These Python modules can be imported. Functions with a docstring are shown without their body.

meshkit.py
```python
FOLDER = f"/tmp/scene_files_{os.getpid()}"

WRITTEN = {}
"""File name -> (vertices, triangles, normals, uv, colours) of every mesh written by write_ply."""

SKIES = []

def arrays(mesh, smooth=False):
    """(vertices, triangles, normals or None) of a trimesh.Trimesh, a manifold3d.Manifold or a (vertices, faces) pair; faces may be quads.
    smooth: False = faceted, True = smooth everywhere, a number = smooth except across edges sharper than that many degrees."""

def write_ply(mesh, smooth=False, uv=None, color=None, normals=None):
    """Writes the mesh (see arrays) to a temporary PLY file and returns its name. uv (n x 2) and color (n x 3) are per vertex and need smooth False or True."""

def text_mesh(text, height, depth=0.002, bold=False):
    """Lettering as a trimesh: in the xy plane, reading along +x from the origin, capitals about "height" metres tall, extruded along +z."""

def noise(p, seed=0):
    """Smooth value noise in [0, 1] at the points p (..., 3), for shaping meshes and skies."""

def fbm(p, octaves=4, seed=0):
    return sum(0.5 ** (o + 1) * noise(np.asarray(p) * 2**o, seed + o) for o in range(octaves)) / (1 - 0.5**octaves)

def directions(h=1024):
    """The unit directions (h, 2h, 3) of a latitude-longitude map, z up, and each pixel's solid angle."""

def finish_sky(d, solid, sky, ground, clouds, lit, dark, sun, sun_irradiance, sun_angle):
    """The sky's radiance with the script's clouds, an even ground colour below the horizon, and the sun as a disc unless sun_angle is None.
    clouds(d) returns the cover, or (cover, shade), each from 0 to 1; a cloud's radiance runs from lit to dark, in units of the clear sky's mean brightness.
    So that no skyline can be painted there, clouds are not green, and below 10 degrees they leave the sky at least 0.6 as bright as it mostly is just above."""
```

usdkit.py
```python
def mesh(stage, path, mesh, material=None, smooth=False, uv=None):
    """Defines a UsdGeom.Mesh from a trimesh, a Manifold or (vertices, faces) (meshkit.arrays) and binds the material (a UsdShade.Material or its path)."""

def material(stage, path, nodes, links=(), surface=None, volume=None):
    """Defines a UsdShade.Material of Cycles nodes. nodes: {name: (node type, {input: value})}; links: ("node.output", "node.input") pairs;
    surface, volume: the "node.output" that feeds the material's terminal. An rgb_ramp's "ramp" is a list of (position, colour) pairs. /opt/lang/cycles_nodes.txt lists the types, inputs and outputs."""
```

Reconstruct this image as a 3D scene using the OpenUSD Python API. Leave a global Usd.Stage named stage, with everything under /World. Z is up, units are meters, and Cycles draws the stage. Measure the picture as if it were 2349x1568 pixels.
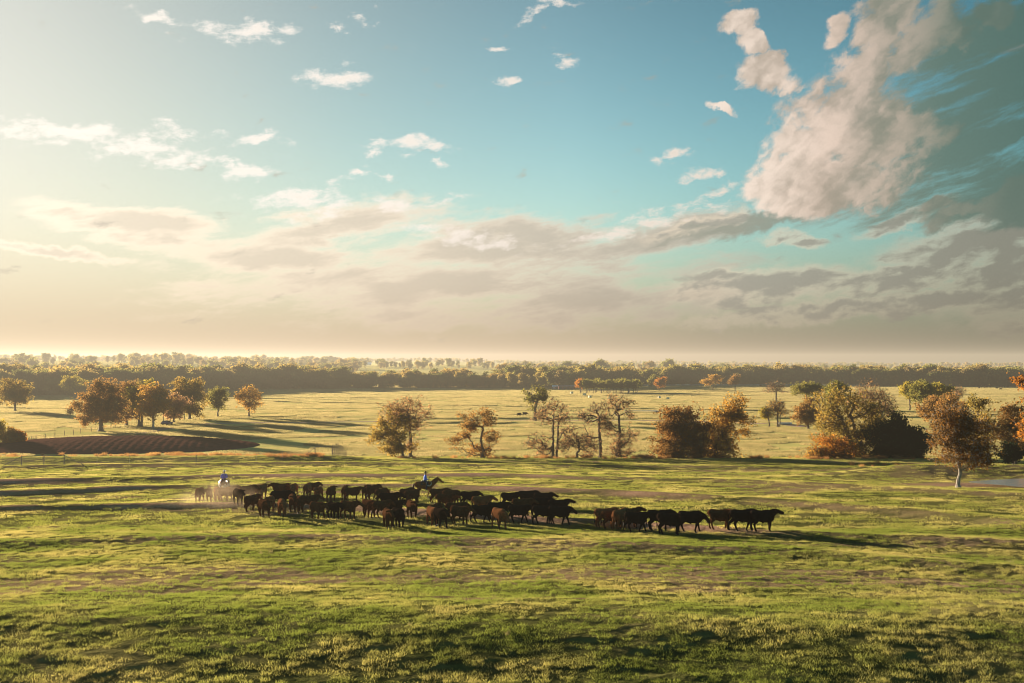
import math, random
import numpy as np
import trimesh, manifold3d as m3
import usdkit, meshkit
from meshkit import noise, fbm
from pxr import Usd, UsdGeom, UsdLux, UsdShade, Gf, Sdf, Vt

PI = math.pi
stage = Usd.Stage.CreateInMemory()
UsdGeom.SetStageUpAxis(stage, 'Z')
UsdGeom.SetStageMetersPerUnit(stage, 1.0)
UsdGeom.Xform.Define(stage, '/World')
UsdGeom.Scope.Define(stage, '/World/Looks')

# ------------------------------------------------------------------ camera
F_MM, AP = 35.0, 36.0
PITCH = math.degrees(math.atan(25.5 / 995.6))          # the horizon lies a little below the middle
cam = UsdGeom.Camera.Define(stage, '/World/camera')
cam.CreateFocalLengthAttr(F_MM)
cam.CreateHorizontalApertureAttr(AP)
cam.CreateVerticalApertureAttr(AP * 683 / 1024)
cam.CreateClippingRangeAttr((0.1, 60000.0))
cam.AddTranslateOp().Set((0, 0, 0))
cam.AddRotateXOp().Set(90 + PITCH)
cam.CreateExposureAttr(EXPOSURE := 2.4)

SUN_AZ, SUN_EL = math.radians(-42.0), math.radians(7.4)
SUN = np.array([math.sin(SUN_AZ) * math.cos(SUN_EL), math.cos(SUN_AZ) * math.cos(SUN_EL), math.sin(SUN_EL)])

# ------------------------------------------------------------------ node graphs as expressions
class G:
    """Collects Cycles nodes; every method returns the name of an output, a float stays a value."""
    def __init__(s):
        s.n, s.l = {}, []
    def node(s, kind, out, **kw):
        k = f'n{len(s.n)}'
        vals = {}
        for a, b in kw.items():
            if isinstance(b, str) and '.' in b and b.split('.')[0] in s.n:
                s.l.append((b, f'{k}.{a}'))
            else:
                vals[a] = b
        s.n[k] = (kind, vals)
        return f'{k}.{out}'
    def m(s, op, a, b=0.0, c=0.0, clamp=False):
        return s.node('math', 'value', math_type=op, value1=a, value2=b, value3=c, use_clamp=clamp)
    def add(s, a, b): return s.m('add', a, b)
    def sub(s, a, b): return s.m('subtract', a, b)
    def mul(s, a, b): return s.m('multiply', a, b)
    def div(s, a, b): return s.m('divide', a, b)
    def clamp(s, a): return s.m('add', a, 0.0, clamp=True)
    def ss(s, x, lo, hi, a=0.0, b=1.0):
        return s.node('map_range', 'result', range_type='smoothstep', value=x, from_min=lo, from_max=hi, to_min=a, to_max=b, clamp=True)
    def lin(s, x, lo, hi, a=0.0, b=1.0):
        return s.node('map_range', 'result', range_type='linear', value=x, from_min=lo, from_max=hi, to_min=a, to_max=b, clamp=True)
    def mix(s, f, a, b, kind='mix'):
        return s.node('mix', 'color', mix_type=kind, fac=f, color1=a, color2=b)
    def vec(s, x, y, z): return s.node('combine_xyz', 'vector', x=x, y=y, z=z)
    def noise(s, v, scale, detail=2.0, rough=0.5, out='fac', **kw):
        return s.node('noise_texture', out, vector=v, scale=scale, detail=detail, roughness=rough, **kw)
    def ramp(s, f, stops): return s.node('rgb_ramp', 'color', fac=f, ramp=stops)
    def done(s, path, surface=None, volume=None):
        return usdkit.material(stage, path, s.n, s.l, surface=surface, volume=volume)

# ------------------------------------------------------------------ sky: clear air, sun glow, low haze and clouds, all functions of the direction
def sky_at(X, Y):
    """Azimuth and elevation, in degrees, of a place in the photograph's 2349 x 1568 view."""
    x, z = (X - 1174.5) / 2284.0, -(Y - 784.0) / 2284.0
    p = math.radians(PITCH)
    y2, z2 = math.cos(p) - z * math.sin(p), math.sin(p) + z * math.cos(p)
    return math.degrees(math.atan2(x, y2)), math.degrees(math.atan2(z2, math.hypot(x, y2)))

def build_sky():
    g = G()
    d = g.node('texture_coordinate', 'generated')
    sep = g.node('separate_xyz', 'x', vector=d)
    k = sep.split('.')[0]
    dx, dy, dz = k + '.x', k + '.y', k + '.z'
    az = g.mul(g.m('arctan2', dx, dy), 180 / PI)
    el = g.mul(g.m('arcsine', dz), 180 / PI)
    ae = g.vec(az, el, 0.0)
    cosg = g.node('vector_math', 'value', math_type='dot_product', vector1=d, vector2=tuple(SUN))
    gam = g.mul(g.m('arccosine', cosg), 180 / PI)          # degrees from the sun
    sk = g.node('sky_texture', 'color', sky_type='single_scattering', sun_disc=False, sun_elevation=SUN_EL, sun_rotation=SUN_AZ,
                altitude=100.0, air_density=1.0, aerosol_density=0.45, ozone_density=2.0)
    clear = g.mix(1.0, sk, (0.76, 1.16, 1.01), 'multiply')
    tint = g.ramp(g.div(gam, 90.0), [(0.0, (.95, .78, .72)), (0.24, (.95, .86, .79)), (0.36, (1.06, 1.06, 1.03)), (0.5, (1.38, 1.31, 1.30)), (0.66, (1.15, 1.22, 1.24)), (0.80, (.60, 1.0, 1.06)), (1.0, (.30, .88, 1.0))])
    clear = g.mix(1.0, clear, tint, 'multiply')
    lift = g.lin(el, 7.0, 21.0, 1.42, 0.92)
    clear = g.mix(1.0, clear, g.vec(lift, lift, lift), 'multiply')
    # forward-scattered light in thin high haze round the sun
    glow = g.m('exponent', g.mul(g.m('power', g.div(gam, 29.0), 2.2), -1.0))
    clear = g.mix(g.mul(glow, 0.9), clear, (9.0, 8.6, 7.9))
    far = g.ss(gam, 38.0, 75.0)
    # haze and a low bank of cloud along the horizon, golden towards the sun, grey away from it
    hz = g.m('exponent', g.mul(g.m('power', g.div(g.m('maximum', el, 0.0), 7.2), 1.6), -1.0))
    hzc = g.ramp(g.div(gam, 90.0), [(0.0, (9.2, 7.9, 6.0)), (0.17, (7.9, 6.4, 4.6)), (0.33, (7.6, 5.9, 4.5)), (0.47, (6.3, 4.8, 3.7)), (0.6, (3.7, 3.1, 2.55)), (0.76, (2.0, 1.95, 1.65)), (1.0, (1.7, 1.8, 1.6))])
    out = g.mix(g.mul(hz, 0.93), clear, hzc)

    def warped(v, sc, det, amt):
        w = g.node('noise_texture', 'color', vector=v, scale=sc, detail=det, roughness=0.6)
        return g.node('vector_math', 'vector', math_type='multiply_add', vector1=g.node('vector_math', 'vector', math_type='subtract', vector1=w, vector2=(0.5, 0.5, 0.5)), vector2=amt, vector3=v)
    bw = warped(warped(ae, 0.22, 2.0, (1.6, 1.2, 0)), 0.75, 5.0, (1.7, 1.3, 0))
    def blob(X, Y, rx, ry, rot=0.0, amp=1.0, soft=0.0):
        a, e = sky_at(X, Y)
        s = 22.84 / 57.29578 * 100                          # photograph pixels per degree near the middle
        mp = g.node('mapping', 'vector', mapping_type='texture', vector=bw, location=(a, e, 0), rotation=(0, 0, math.radians(rot)), scale=(rx / s, ry / s, 1))
        ln = g.node('vector_math', 'value', math_type='length', vector1=mp)
        return g.lin(ln, soft, 1.0, amp, 0.0)
    def top(items):
        r = None
        for i in items:
            b = blob(*i)
            r = b if r is None else g.m('maximum', r, b)
        return r

    wv = warped(ae, 0.30, 4.0, (2.2, 1.3, 0))
    # ---- sheets of grey cloud, fibrous
    def sheet(v, rot, sx, sy, seed, det=8.0, rough=0.60):
        mp = g.node('mapping', 'vector', mapping_type='texture', vector=v, location=(seed, seed * 0.7, seed), rotation=(0, 0, math.radians(rot)), scale=(sx, sy, 1))
        return g.noise(mp, 1.0, det, rough)
    n1 = sheet(wv, 5, 6.5, 1.25, 3.1)
    n2 = sheet(wv, 20, 6.5, 0.95, 11.7)
    nf = sheet(ae, 12, 3.2, 0.38, 5.5, 5.0, 0.62)
    c1 = top([(1020, 650, 860, 125, 2), (1120, 575, 600, 100, 6), (760, 525, 360, 75, 12), (1490, 548, 360, 60, 11), (330, 520, 290, 60, -6), (640, 590, 400, 60, -4), (1360, 700, 620, 75, 4), (120, 575, 210, 18, -4)])
    f1 = g.add(g.mul(c1, 1.45), g.add(g.mul(g.sub(n1, 0.5), 2.9), g.add(g.mul(g.sub(nf, 0.5), 0.9), -0.40)))
    d1 = g.ss(f1, -0.25, 0.62)
    dens = g.mul(g.mul(d1, 0.9), g.ss(c1, 0.0, 0.3))
    warmgrey = g.ramp(g.div(gam, 90.0), [(0.0, (10, 9.2, 7.6)), (0.22, (8.5, 7.5, 6.0)), (0.4, (6.9, 5.95, 4.8)), (0.52, (5.0, 4.45, 3.7)), (0.62, (3.9, 3.7, 3.1)), (0.7, (2.9, 3.0, 2.5)), (1.0, (2.2, 2.5, 2.2))])
    edge1 = g.ss(f1, 0.0, 0.95)
    lightgrey = g.mix(1.0, warmgrey, (1.5, 1.45, 1.42), 'multiply')
    out = g.mix(dens, out, g.mix(edge1, lightgrey, warmgrey))
    # dark banks low on the right
    c3 = top([(1760, 655, 290, 55, 3), (2080, 640, 350, 46, 8), (2260, 545, 310, 80, 14), (2390, 600, 280, 85, 12), (1790, 553, 62, 24), (1850, 562, 50, 18), (2090, 495, 140, 22, 20), (1600, 520, 150, 22, 12), (2140, 690, 340, 30, 5), (1900, 715, 460, 30, 3), (2420, 690, 280, 80, 6)])
    n3 = sheet(warped(ae, 0.5, 4.0, (1.4, 0.7, 0)), 9, 2.6, 0.95, 23.0, 9.0, 0.58)
    f3 = g.add(g.mul(c3, 1.2), g.sub(g.mul(g.sub(n3, 0.5), 3.4), 0.46))
    d3 = g.ss(f3, -0.08, 0.5)
    dark = g.ramp(g.div(gam, 90.0), [(0.0, (6, 5.4, 4.6)), (0.5, (4.2, 4.1, 3.5)), (0.62, (3.2, 3.3, 2.85)), (0.75, (2.1, 2.2, 1.85)), (1.0, (1.5, 1.8, 1.6))])
    veil = g.mix(1.0, dark, (2.3, 1.95, 1.75), 'multiply')
    out = g.mix(g.mul(g.mul(g.ss(f3, -0.9, 0.1), 0.62), g.ss(c3, 0.0, 0.45)), out, veil)
    out = g.mix(g.mul(d3, 0.9), out, dark)
    # broad shaded sheet high on the right
    c2 = top([(2190, 330, 470, 160, 16), (2340, 200, 360, 190, 22), (2040, 420, 360, 80, 9), (2420, 390, 360, 120, 12), (2270, 90, 240, 100, 24), (1760, 505, 330, 30, 12)])
    f2 = g.add(g.mul(c2, 1.55), g.add(g.mul(g.sub(n2, 0.5), 3.2), g.add(g.mul(g.sub(nf, 0.5), 1.2), -0.24)))
    d2 = g.mul(g.ss(f2, -0.2, 0.75), g.ss(c2, 0.0, 0.3))
    teal = g.ramp(g.div(gam, 90.0), [(0.0, (5, 5, 4.4)), (0.55, (3.4, 3.5, 2.9)), (0.66, (2.2, 2.7, 2.25)), (0.72, (1.0, 1.75, 1.45)), (0.8, (0.5, 1.25, 1.1)), (1.0, (0.45, 1.1, 1.05))])
    out = g.mix(g.mul(d2, 0.92), out, teal)
    # ---- cumulus: sunlit from the left
    pv = g.node('mapping', 'vector', mapping_type='texture', vector=warped(ae, 0.9, 4.0, (1.1, 0.8, 0)), location=(5.0, 1.0, 8.0), rotation=(0, 0, math.radians(32)), scale=(1.45, 0.85, 1))
    pv2 = g.node('vector_math', 'vector', math_type='add', vector1=pv, vector2=(-0.34, 0.16, 0))
    p1, p2 = g.noise(pv, 0.8, 10.0, 0.57), g.noise(pv2, 0.8, 6.0, 0.55)
    b1, b2 = g.noise(pv, 0.36, 4.0, 0.5), g.noise(pv2, 0.36, 4.0, 0.5)
    ps = g.noise(g.node('mapping', 'vector', mapping_type='texture', vector=warped(ae, 1.1, 3.0, (0.5, 0.3, 0)), rotation=(0, 0, math.radians(6)), scale=(1.7, 0.75, 1)), 1.0, 9.0, 0.64)
    big = [(1830, 400, 165, 105, 20), (1900, 280, 230, 100, 38), (1985, 160, 220, 90, 52), (2050, 40, 170, 100, 70), (1790, 440, 140, 85, -10), (1960, 290, 210, 135, 10), (1760, 168, 100, 50, -16), (2110, 90, 150, 85, 30), (2050, 320, 150, 95, 10), (1850, 330, 165, 115, 30), (1950, 420, 190, 80, 10),
           (1690, 50, 66, 30, 4), (1725, 90, 62, 28, -28), (1915, 72, 50, 34, 60), (2335, 455, 100, 70, 25), (2210, 480, 120, 36, 18), (2160, 465, 46, 16), (1640, 240, 60, 18, -12), (2270, 30, 60, 36)]
    small = [(520, 72, 105, 34, -6), (610, 68, 125, 28, 3), (790, 178, 105, 34, 5), (715, 170, 66, 20, 8), (950, 325, 165, 32, -3), (600, 320, 95, 22, 6), (560, 388, 95, 26, 4), (1290, 148, 44, 24, -24), (1210, 45, 66, 18, 30), (840, 36, 36, 22, 10), (780, 64, 40, 14),
             (1545, 352, 68, 22, 8), (1610, 396, 76, 22, 8), (1600, 470, 110, 28, 4), (1500, 500, 130, 34, 6), (1660, 440, 74, 20), (860, 356, 50, 20, 22), (1008, 366, 46, 15, -26), (820, 400, 50, 14), (880, 408, 34, 13), (1170, 188, 44, 12, 4), (1148, 120, 34, 11), (360, 40, 95, 22, -18),
             (350, 330, 200, 66, 4), (120, 300, 240, 42, 2), (700, 460, 220, 58, 4), (940, 470, 140, 28, 6), (1280, 2, 60, 18), (1080, 545, 210, 38, -6), (390, 365, 170, 40), (1400, 540, 150, 32, 8)]
    cb, cs = top(big), top(small)
    fb = g.m('minimum', g.add(g.mul(cb, 1.85), g.sub(g.add(g.mul(g.sub(p1, 0.5), 2.6), g.mul(g.sub(b1, 0.5), 1.6)), 0.36)), g.sub(g.mul(cb, 3.0), 0.05))
    fs = g.m('minimum', g.add(g.mul(cs, 1.0), g.sub(g.mul(g.sub(ps, 0.5), 3.4), 0.40)), g.sub(g.mul(cs, 3.0), 0.05))
    lit = g.add(g.mul(g.sub(b2, b1), 3.6), g.mul(g.sub(p2, p1), 0.75))
    lit = g.ss(g.add(lit, g.mul(g.sub(b1, 0.5), 1.5)), -0.40, 0.48)
    cream = g.ramp(g.div(gam, 90.0), [(0.0, (13, 12, 10.5)), (0.3, (10.4, 9.7, 8.8)), (0.5, (9.2, 8.3, 7.4)), (0.62, (8.9, 7.4, 6.2)), (0.655, (7.8, 6.2, 5.1)), (0.69, (5.0, 4.2, 3.4)), (0.72, (2.4, 2.6, 2.1)), (0.755, (1.0, 1.65, 1.4)), (1.0, (0.7, 1.4, 1.25))])
    creamsh = g.ramp(g.div(gam, 90.0), [(0.0, (11, 10, 8.4)), (0.4, (7.7, 6.9, 5.8)), (0.6, (4.9, 4.1, 3.3)), (0.65, (3.7, 3.2, 2.55)), (0.69, (2.0, 2.3, 1.85)), (0.73, (1.0, 1.65, 1.4)), (1.0, (0.7, 1.3, 1.15))])
    bigc = g.mix(g.clamp(g.add(g.mul(lit, 0.95), 0.0)), cream, creamsh)
    out = g.mix(g.mul(g.ss(fb, -0.04, 0.62), 0.97), out, bigc)
    out = g.mix(g.mul(g.ss(fs, -0.1, 0.75), 0.9), out, g.mix(g.mul(g.ss(fs, 0.2, 1.2), 0.25), cream, creamsh))
    # everything sinks into the haze towards the horizon
    sink = g.m('exponent', g.mul(g.m('power', g.div(g.m('maximum', el, 0.0), 3.6), 1.5), -1.0))
    out = g.mix(g.mul(sink, 0.92), out, g.mix(1.0, hzc, (0.27, 0.24, 0.24), 'multiply'))
    bg = g.node('background_shader', 'background', color=g.mix(1.0, out, (0.383, 0.379, 0.379), 'multiply'), strength=SKY)
    mat = g.done('/World/Looks/sky_air', surface=bg)
    dome = UsdLux.DomeLight.Define(stage, '/World/sky')
    UsdShade.MaterialBindingAPI.Apply(dome.GetPrim()).Bind(mat)
    dome.GetPrim().SetCustomDataByKey('kind', 'structure')

SKY = 0.05
build_sky()
sun = UsdLux.DistantLight.Define(stage, '/World/sun')
sun.CreateIntensityAttr(1.25)
sun.CreateNormalizeAttr(True)
sun.CreateAngleAttr(0.5)
sun.CreateColorAttr((1.0, 0.85, 0.63))
sun.AddRotateZOp().Set(-math.degrees(SUN_AZ))
sun.AddRotateXOp().Set(-(90 - math.degrees(SUN_EL)) )
# ------------------------------------------------------------------ helpers for prims, names and labels
USED = {}
def numbered(name):
    n = USED.get(name, 0)
    USED[name] = n + 1
    return name if n == 0 else f'{name}_{n:03d}'
def tag(prim, label=None, cat=None, group=None, kind=None):
    for k, v in (('label', label), ('category', cat), ('group', group), ('kind', kind)):
        if v:
            prim.SetCustomDataByKey(k, v)
    return prim
def child_name(parent, name):
    k, p = 0, name
    while stage.GetPrimAtPath(f'{parent}/{p}'):
        k += 1
        p = f'{name}_{k:03d}'
    return f'{parent}/{p}'
def obj(name, mesh, mat, parent=None, smooth=False):
    path = child_name(str(parent), name) if parent else '/World/' + numbered(name)
    return usdkit.mesh(stage, path, mesh, mat, smooth=smooth).GetPrim()
def thing(name, label, cat, loc=(0, 0, 0), rotz=0.0, scale=None, group=None, pitch=None):
    x = UsdGeom.Xform.Define(stage, '/World/' + numbered(name))
    x.AddTranslateOp().Set(Gf.Vec3d(*[float(v) for v in loc]))
    if rotz: x.AddRotateZOp().Set(float(rotz))
    if scale: x.AddScaleOp().Set(Gf.Vec3f(*([float(scale)] * 3 if np.isscalar(scale) else [float(v) for v in scale])))
    return tag(x.GetPrim(), label, cat, group)
def bind(prim, mat):
    UsdShade.MaterialBindingAPI.Apply(prim).Bind(mat)
def primvar(prim, name, values):
    UsdGeom.PrimvarsAPI(prim).CreatePrimvar(name, Sdf.ValueTypeNames.FloatArray, 'vertex').Set(Vt.FloatArray.FromNumpy(np.asarray(values, np.float32)))
def cat_meshes(ms):
    """Joins (v, f) pairs."""
    vs, fs, n = [], [], 0
    for v, f in ms:
        vs.append(np.asarray(v, float)); fs.append(np.asarray(f, int) + n); n += len(v)
    return np.vstack(vs), np.vstack(fs)

# ------------------------------------------------------------------ ground
SLOPE0, SLOPE1, FIELD = 6.54, 0.059, -18.7
def depth_of(Y):
    """Distance of the hill slope seen at height Y of the photograph."""
    return SLOPE0 / ((Y - 842) * 0.43593 / 995.6 - SLOPE1)
def line_of(points):
    """A contour bank: the photograph's points -> (sideways tangent, distance) on the hill."""
    return np.array([((X - 1174.5) / 2284.0, depth_of(Y)) for X, Y in points])
# contour banks on the hillside: points, height, half width near and far side, amount of bare soil
BANKS = [
    (line_of([(-900, 1262), (0, 1246), (300, 1236), (700, 1232), (1200, 1243), (1650, 1262), (2000, 1285), (2500, 1330), (3200, 1400)]), 0.30, 1.2, 2.6, 0.9),
    (line_of([(-900, 1190), (0, 1172), (300, 1166), (560, 1160), (800, 1165), (1174, 1185), (1500, 1205), (1800, 1222), (2100, 1235), (2600, 1260), (3200, 1300)]), 0.36, 1.2, 3.0, 1.0),
    (line_of([(-900, 1150), (0, 1138), (500, 1116), (900, 1113), (1330, 1126), (1880, 1160), (2300, 1200), (2800, 1250)]), 0.45, 1.7, 4.0, 0.95),
    (line_of([(-900, 1120), (0, 1112), (560, 1094), (1100, 1090), (1700, 1105), (2200, 1135), (2800, 1170)]), 0.45, 2.0, 4.6, 0.95),
    (line_of([(-900, 1085), (0, 1074), (560, 1066), (900, 1066), (1300, 1070), (1750, 1075), (2000, 1078), (2200, 1075)]), 0.42, 3.2, 5.5, 0.35),
]
def field_line(points):
    return np.array([((X - 1174.5) / 2284.0, 18.7 * 995.6 / ((Y - 842) * 0.43593)) for X, Y in points])
FIELD_LINES = [field_line(p) for p in ([(300, 915), (660, 914), (1170, 911), (1400, 908), (2400, 903)], [(640, 922), (900, 927), (1300, 936), (1900, 944), (2400, 946)], [(500, 955), (900, 958), (1200, 960), (1700, 958), (2400, 955)], [(900, 968), (1300, 971), (1700, 975), (2400, 985)], [(-200, 930), (200, 938), (500, 940)])]
LEFT_BANK = np.array([(-1.2, 178), (-0.52, 176), (-0.40, 178), (-0.27, 182), (-0.2, 184), (-0.1, 188), (0.0, 190), (1.2, 190)])
POND = (77.5, 110.5, 23.0, 5.6, -12.88)     # centre, half axes, water level

def bank_terms(x, y):
    t = x / np.maximum(y, 1.0)
    dz, soil = np.zeros_like(x), np.zeros_like(x)
    wob = (fbm(np.stack([x * 0.05, y * 0.05, 0 * x], -1), 3, 5) - 0.5)
    for pts, h, wn, wf, so in BANKS:
        s = y - np.interp(t, pts[:, 0], pts[:, 1]) + wob * 5.0
        prof = np.where(s < 0, np.exp(-(s / (1.15 * wn)) ** 2), np.exp(-(s / wf) ** 2))
        fade = 0.45 + 0.9 * noise(np.stack([x * 0.035, y * 0.035, 0 * x + 3], -1), 9)
        dz += h * prof * fade
        soil = np.maximum(soil, so * np.exp(-((s + 0.5 * wn) / (wn * 1.05)) ** 2) * np.clip(0.2 + 1.6 * (noise(np.stack([x * 0.06, y * 0.16, 0 * x], -1), 21) - 0.15), 0, 1))
    return dz, soil * np.interp(t, [0.18, 0.36], [1.0, 0.4])
def ridge(x, y, cx, cy, hx, wy):
    return np.exp(-((y - cy) / wy) ** 2) * np.clip(1 - np.maximum(0, np.abs(x - cx) - hx) / 18.0, 0, 1) ** 2
def ground_z(x, y, detail=True):
    """Height of the ground below the camera."""
    x, y = np.asarray(x, float), np.asarray(y, float)
    r = np.hypot(x, y)
    yy = np.maximum(y, -40.0)
    hill = -(SLOPE0 + SLOPE1 * yy)
    near = -(SLOPE0 + SLOPE1 * 31.0)
    hill = np.where(yy < 40, np.maximum(hill, 0) * 0 + near - SLOPE1 * 0.5 * (np.sqrt((yy - 31) ** 2 + 36.0) + (yy - 31)) , hill - SLOPE1 * 0.5 * (np.sqrt(81 + 36.0) - 9)) 
    k = 0.55                                                   # smooth joint of hill and valley floor
    z = np.logaddexp(hill / k, FIELD / k) * k
    dz, soil = bank_terms(x, y)
    onhill = 1 / (1 + np.exp((y - 195) / 5))
    z = z + dz * onhill * (y > 5)
    z = z + 0.52 * np.exp(-((y - 32.5 + 0.06 * x) / 5.2) ** 2)          # low swell in front of the camera
    # bank behind the fence on the left
    t = x / np.maximum(y, 1.0)
    s = y - np.interp(t, LEFT_BANK[:, 0], LEFT_BANK[:, 1])
    amt = np.clip((-0.12 - t) / 0.06, 0, 1)
    z = z + (0.22 + 0.85 * amt) * np.where(s < 0, np.exp(-(s / 6.5) ** 2), np.exp(-(s / 9.0) ** 2)) * (y > 5)
    for ln in FIELD_LINES:
        s = y - np.interp(t, ln[:, 0], ln[:, 1], left=-1e4, right=-1e4)
        z = z + 0.45 * np.exp(-(s / (0.012 * np.maximum(y, 1))) ** 2) * (y > 215)
    # dam behind the pond, and the basin
    z = z + 1.5 * ridge(x, y, 86, 132, 34, 7.5)
    px, py, rx, ry, lv = POND
    q = np.hypot((x - px) / rx, (y - py) / ry)
    w = 1 / (1 + np.exp(np.clip((q - 1.22) / 0.075, -40, 40)))
    z = z * (1 - w) + (lv - 0.55) * w
    w2 = np.clip(1 - np.abs(q - 1.25) / 0.5, 0, 1) * (y < py + 4)
    # far land: the valley floor, then wooded rises
    az = np.degrees(np.arctan2(x, np.maximum(y, 1e-3)))
    left = 1 / (1 + np.exp((az + 13) / 2.2))
    mid = np.exp(-((az + 5) / 6.5) ** 2)
    far = np.clip((r - 980) / 1450, 0, 1.0)
    far = far * far * (3 - 2 * far)
    rise = 33.0 * left + 25.0 * mid * (1 - left) + (8.0 + 6.0 * np.exp(-((az - 7) / 6.0) ** 2)) * (1 - left) * (1 - mid)
    z = z + far * rise * (y > 0)
    far2 = np.clip((r - 2900) / 1100, 0, 1)
    z = z + far2 * far2 * (3 - 2 * far2) * (6 + 10 * (1 - left)) * (0.7 + 0.6 * fbm(np.stack([az * 0.16, 0 * az, 0 * az], -1), 3, 2)) * (y > 0)
    z = z + (r > 260) * np.clip((r - 260) / 300, 0, 1) * 0.9 * (fbm(np.stack([x / 260, y / 260, 0 * x], -1), 3, 31) - 0.5)
    if detail:
        p = lambda sx, sy, c: np.stack([x / sx, y / sy, 0 * x + c], -1)
        fd = lambda a: np.clip(1.25 - r / a, 0, 1)
        z = z + (0.24 * fd(230) * (fbm(p(9, 7, 0), 2, 3) - 0.5) + 0.12 * fd(150) * (fbm(p(3.2, 1.6, 1), 2, 7) - 0.5) + 0.135 * fd(110) * (fbm(p(1.25, 0.62, 2), 2, 11) - 0.5)) * np.clip(q / 1.3, 0.1, 1)
    return z
def soil_of(x, y):
    _, s = bank_terms(x, y)
    n = fbm(np.stack([x / 5.0, y / 3.0, 0 * x + 7], -1), 4, 41)
    s = np.clip(s * np.clip(0.2 + 1.9 * (n - 0.22), 0, 1.3), 0, 1) * (y < 190)
    worn = np.clip((fbm(np.stack([x / 14.0, y / 5.0, 0 * x + 2], -1), 3, 77) - 0.63) * 4, 0, 0.4) * (y > 36) * (y < 185)
    px, py, rx, ry, lv = POND
    q = np.hypot((x - px) / rx, (y - py) / ry)
    shore = np.clip(1 - np.abs(q - 1.25) / 0.45, 0, 1) * np.where(y > py - 2, 0.9, 0.3)
    dam = ridge(x, y, 84, 127, 34, 9.0) * 0.4 * np.clip(0.4 + 1.4 * (n - 0.3), 0, 1)
    return np.clip(np.maximum(np.maximum(s, worn), np.maximum(shore, dam)), 0, 1)

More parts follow.
